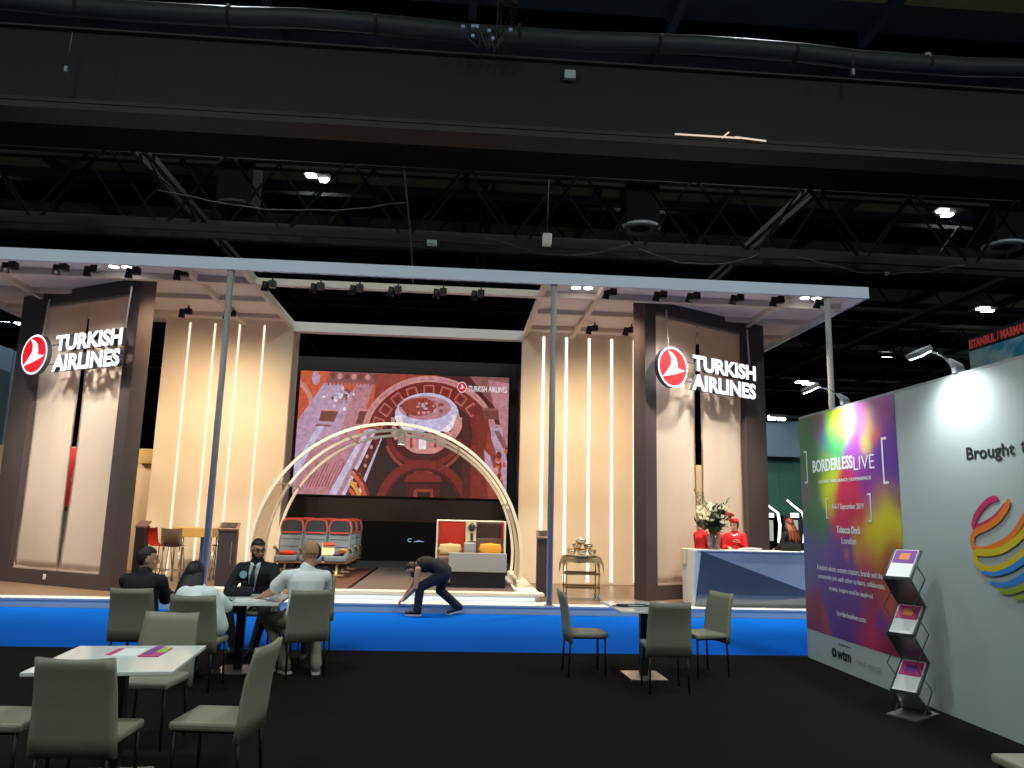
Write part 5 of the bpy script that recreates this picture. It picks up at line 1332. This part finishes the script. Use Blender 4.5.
# 3 bearded man in a suit
lb = 'bearded person with glasses in a dark suit and black tie at the table'
def suit_extra(t, H, S):
    bm = new(); pts = [(-.060, .150, .975), (.060, .150, .975), (.055, .225, .88), (.026, .225, .68), (-.026, .225, .68), (-.055, .225, .88)]
    vs = [bm.verts.new(V(p) * S) for p in pts]; c = bm.verts.new(V((0, .232, .86)) * S)
    for i in range(6): bm.faces.new((vs[i], vs[(i + 1) % 6], c))
    bmesh.ops.solidify(bm, geom=bm.faces[:], thickness=.012); obj('shirt_front', bm, 'shirt_white', t)
    bm = new()
    for s in (-1, 1): prism(bm, [(0, 0), (.055 * s, .02), (.065 * s, .055), (.03 * s, .05)], .012, basis(V((0, .150, .955)) * S, (1, 0, 0), (0, -.25, .97), (0, .97, .25)))
    obj('shirt_collar', bm, 'shirt_white', t)
    bm = new(); loft(bm, [[V((sx * w, y + dy, z)) * S for sx, dy in ((-1, 0), (1, 0), (1, .012), (-1, .012))] for w, y, z in ((.018, .172, .972), (.015, .205, .925), (.020, .240, .88), (.025, .252, .84), (.028, .246, .74), (.004, .242, .69))]); obj('tie', bm, 'black', t)
    bm = new()
    for s in (-1, 1):
        tube(bm, [H(s * .032 + .026 * math.cos(a), .103 - .3 * (abs(s * .032 + .026 * math.cos(a)) ** 1.2) * .5, .014 + .019 * math.sin(a)) for a in (2 * PI * k / 14 for k in range(15))], .0032 * S, 5); tube(bm, [H(s * .058, .088, .016), H(s * .08, .0, .012)], .003 * S, 5)
    tube(bm, [H(-.008, .110, .018), H(.008, .110, .018)], .003 * S, 5); obj('glasses', bm, 'black', t)
    bm = new(); lathe(bm, [(.045, 0), (.045, .006)], seg=20)
    for v in bm.verts: v.co = basis(V((.115, .205, .87)) * S, (1, 0, 0), (0, -.1, 1), (0, 1, .1)) @ v.co
    obj('badge', bm, 'badge', t)
J = seated(.05, .985, 1.155); J['hdir'] = V((-.5, .8, -.25)); J['el'] = [(-.28, .12, .74), (.28, .12, .74)]; J['wr'] = [(-.10, .40, .575), (.10, .39, .575)]; J['hd'] = [(.75, .6, -.25), (-.75, .6, -.25)]; J['kn'] = [(-.21, .43, .50), (.21, .43, .50)]; J['el'] = [(-.27, .16, .72), (.27, .16, .72)]; J['hn'] = [(.3, -.2, -1), (-.3, -.2, -1)]; J['curl'] = [.5, .6]
person(lb, (-2.42, 10.02, 0), PI, J, [('suit_jacket', 'suit_navy', TOPFULL, .022), ('trousers', 'suit_navy', TROUSERS, .012)], S=1.04, wide=1.12, voxel=.005, hair=('short', 'hair_black'), beard='hair_black', extra=suit_extra)
# 4 bald man in a light shirt
lb = 'bald person in a light short sleeved shirt and beige trousers, reaching over the table'
wear_shoe[lb] = ('shoe_grey', 'sole_white')
loc = V((-1.53, 8.46, 0)); rz = D(25); inv = (Matrix.Translation(loc) @ Matrix.Rotation(rz, 4, 'Z')).inverted()
J = seated(.04, 1.0, 1.18, .2); J['hdir'] = V((-.25, 1, -.15)); wL = (inv @ at_z(262, 596, .785)) / 1.06; J['sh'] = [(-.19, .05, .945), (.19, .03, .94)]; J['head'] = (.03, .06, 1.175)
sL = V(J['sh'][0]); J['el'] = [tuple(sL.lerp(wL, .48) + V((-.04, -.02, -.06))), (.25, .20, .72)]; J['wr'] = [tuple(wL), (.12, .42, .78)]; J['hd'] = [tuple((wL - sL).normalized() * .8 + V((-.3, .2, -.05))), (-.3, 1, 0)]; J['hn'] = [(0, 0, -1), (0, 0, -1)]
J['an'] = [tuple((inv @ V((-1.72, 8.60, .09))) / 1.06), tuple((inv @ V((-1.40, 8.60, .09))) / 1.06)]; J['kn'] = [(-.26, .40, .50), (.20, .42, .50)]; J['td'] = [(-.25, 1, 0), (.25, 1, 0)]; J['curl'] = [.55, .3]
person(lb, loc, rz, J, [('shirt', 'shirt_grey', [('torso', -.05, 1.0), ('nk',), ('sb',), ('ua', 0, .60, 1.7)], .016), ('trousers', 'chino', TROUSERS, .014)], S=1.06, wide=1.04, voxel=.005, hair=('bald', 'hair_stubble'), skin='skin')
# 5 dark dressed person
lb = 'dark haired person in dark clothes, mostly hidden behind the bald person'
J = seated(.03, 1.0, 1.18); J['hdir'] = V((1, .2, -.1))
person(lb, (-1.70, 9.72, 0), D(172), J, [('jacket', 'suit_navy', TOPFULL, .018), ('trousers', 'suit_navy', TROUSERS, .012)], hair=('short', 'hair_black'))
# 6 bending man on the aisle
lb = 'person in a dark sleeveless top and jeans bending down beside the glowing ledge'
wear_shoe[lb] = ('shoe_black', 'sole_white')
J = dict(pel=(0, -.10, .70), mid=(0, .13, .83), neck=(0, .37, .80), head=(.02, .46, .745), hdir=V((.05, .62, -.78)), hup=V((0, .78, .62)), sh=[(-.17, .345, .765), (.17, .345, .775)],
         el=[(-.20, .37, .47), (.2, .43, .50)], wr=[(.07, .56, .25), (.24, .58, .26)], hp=[(-.10, -.10, .68), (.10, -.10, .68)], kn=[(-.13, .30, .47), (.13, -.03, .40)], an=[(-.12, .33, .09), (.12, -.36, .13)],
         hd=[(.35, .7, -.5), (.1, .7, -.6)], hn=[(0, -.6, -.8), (0, -.6, -.8)], curl=[.4, .4], td=[(0, 1, 0), (.05, 1, -.28)])
person(lb, (-.23, 13.42, 0), D(90), J, [('vest', 'vest_black', [('torso', .02, .99), ('sb', 0, .85)], .014), ('jeans', 'denim', TROUSERS, .024)], voxel=.005, wide=1.1, hair=('short', 'hair_brown'), beard='hair_brown')
# 7-9 staff in red behind the counter, 10 auburn haired person
def standing(): return dict(pel=(0, 0, .95), neck=(0, -.01, 1.42), head=(0, .02, 1.59), hdir=V((0, 1, 0)), sh=[(-.175, -.01, 1.37), (.175, -.01, 1.37)], el=[(-.24, .06, 1.10), (.24, .06, 1.10)], wr=[(-.14, .26, 1.04), (.14, .26, 1.04)],
                hp=[(-.085, 0, .92), (.085, 0, .92)], kn=[(-.09, .02, .50), (.09, .02, .50)], an=[(-.09, -.01, .09), (.09, -.01, .09)], hd=[(.3, 1, 0), (-.3, 1, 0)], hn=[(0, 0, -1), (0, 0, -1)])
UNI = [('uniform_jacket', 'red_uniform', TOPFULL, .016), ('trousers', 'red_uniform', TROUSERS, .012)]
J = standing(); J['hdir'] = V((0, .9, -.2)); J['wr'] = [(-.08, .2, 1.08), (.08, .2, 1.08)]
person('dark haired person in a red uniform, leftmost behind the flowers at the counter', (4.90, 15.12, .15), D(-70), J, UNI, S=.91, voxel=.008, wide=.95, hair=('short', 'hair_brown'), skin='skin_light')
J = standing(); J['el'] = [(-.23, .05, 1.06), (.23, .05, 1.06)]; J['wr'] = [(-.18, .16, .92), (.18, .16, .92)]; J['hd'] = [(.1, .4, -1), (-.1, .4, -1)]; J['hn'] = [(1, 0, 0), (-1, 0, 0)]; J['neck'] = (0, .10, 1.36); J['head'] = (0, .17, 1.50); J['sh'] = [(-.175, .09, 1.31), (.175, .09, 1.31)]
person('person in a red uniform with head hidden by the flower bouquet at the counter', (5.46, 15.62, .15), D(110), J, UNI, S=.92, voxel=.008, hair=('short', 'hair_brown'), skin='skin_light')
J = standing(); J['hdir'] = V((.25, 1, -.2)); J['el'] = [(-.24, .02, 1.08), (.22, .02, 1.10)]; J['wr'] = [(-.12, .22, 1.22), (.10, .24, 1.12)]; J['hd'] = [(.3, .6, .6), (-.4, 1, .1)]
def scarf(t, H, S):
    bm = new(); tube(bm, [V((-.07, .05, 1.40)) * S, V((0, .10, 1.37)) * S, V((.07, .05, 1.40)) * S], .018 * S, 8); obj('scarf', bm, 'shirt_white', t)
person('person in a red uniform with a red pillbox hat behind the counter', (5.60, 15.2, .15), D(150), J, UNI, S=.91, voxel=.007, wide=.95, hair=('hat', 'hair_brown'), skin='skin_light', extra=scarf)
J = standing(); J['hdir'] = V((.2, 1, 0)); J['sh'] = [(-.175, -.01, 1.36), (.175, -.01, 1.36)]
person('person with long auburn hair in dark clothes near the far booth doorway', (6.98, 15.75, .15), D(25), J, [('jacket', 'jacket_black', TOPFULL, .018), ('trousers', 'jacket_black', TROUSERS, .012)], S=.94, voxel=.008, hair=('long', 'hair_auburn', .24, -.085), skin='skin_light')

# ================================================================== LIGHT
COOL = (.88, 1.0, .98); WARM3 = (1, .89, .76)
for x in (-19.5, -6, 7.3, 20.7):
    for y, e in ((-8, 700), (4, 700), (17, 500), (30, 250)): lamp('hall_light', 'AREA', (x, y, 14.9), (x, y, 0), e, COOL, 1.2)
lamp('meeting_lamp', 'AREA', (-8.8, 18.4, 3.6), (-8.8, 19.5, 1.0), 40, WARM2, .5)
lamp('meeting_lamp', 'AREA', (6.2, 18.6, 3.6), (6.2, 19.6, 1.0), 25, WARM2, .5)
lamp('doorway_lamp', 'AREA', (10.5, 22, 5.5), (11, 26, 2), 60, (.85, 1, .95), 1.0)
lamp('counter_lamp', 'SPOT', (5.6, 14.69, 5.85), (5.4, 15.0, 1.0), 160, WARM2, .08, 60, .8)
for x in (4.48, 5.35): lamp('tower_lamp', 'SPOT', (x, 13.9, 5.9), (x + .2, 15.6, 2.0), 620, WARM3, .1, 95, 1)
for x in (-7.39, -8.29): lamp('tower_lamp', 'SPOT', (x, 13.9, 5.9), (x - .1, 15.9, 2.0), 620, WARM3, .1, 95, 1)
for x in (-9.2, -4.9, -2.6, -.4, 2.5, 6.6): lamp('downlight', 'SPOT', (x, 14.4, 5.9), (x, 14.9, 0), 850, WARM2, .08, 85, 1)
lamp('cabin_lamp', 'SPOT', (-2.81, 14.69, 5.85), (-2.9, 17.2, .8), 220, WARM2, .08, 50, .8)
lamp('cabin_lamp', 'SPOT', (.3, 14.69, 5.85), (.3, 15.8, .8), 150, WARM2, .08, 50, .8)
w = bpy.data.worlds.new('world'); scene.world = w; w.use_nodes = True
w.node_tree.nodes['Background'].inputs[0].default_value = (.75, .85, 1, 1); w.node_tree.nodes['Background'].inputs[1].default_value = .06  # ambient fill, raised to lighten the roof deck; no such source in the hall
vs_ = scene.view_settings
vs_.view_transform = 'Standard'; vs_.look = 'None'; vs_.exposure = 0; vs_.gamma = 1; vs_.use_curve_mapping = False
scene.cycles.max_bounces = 6; scene.cycles.use_denoising = True; scene.cycles.sample_clamp_indirect = 4.0
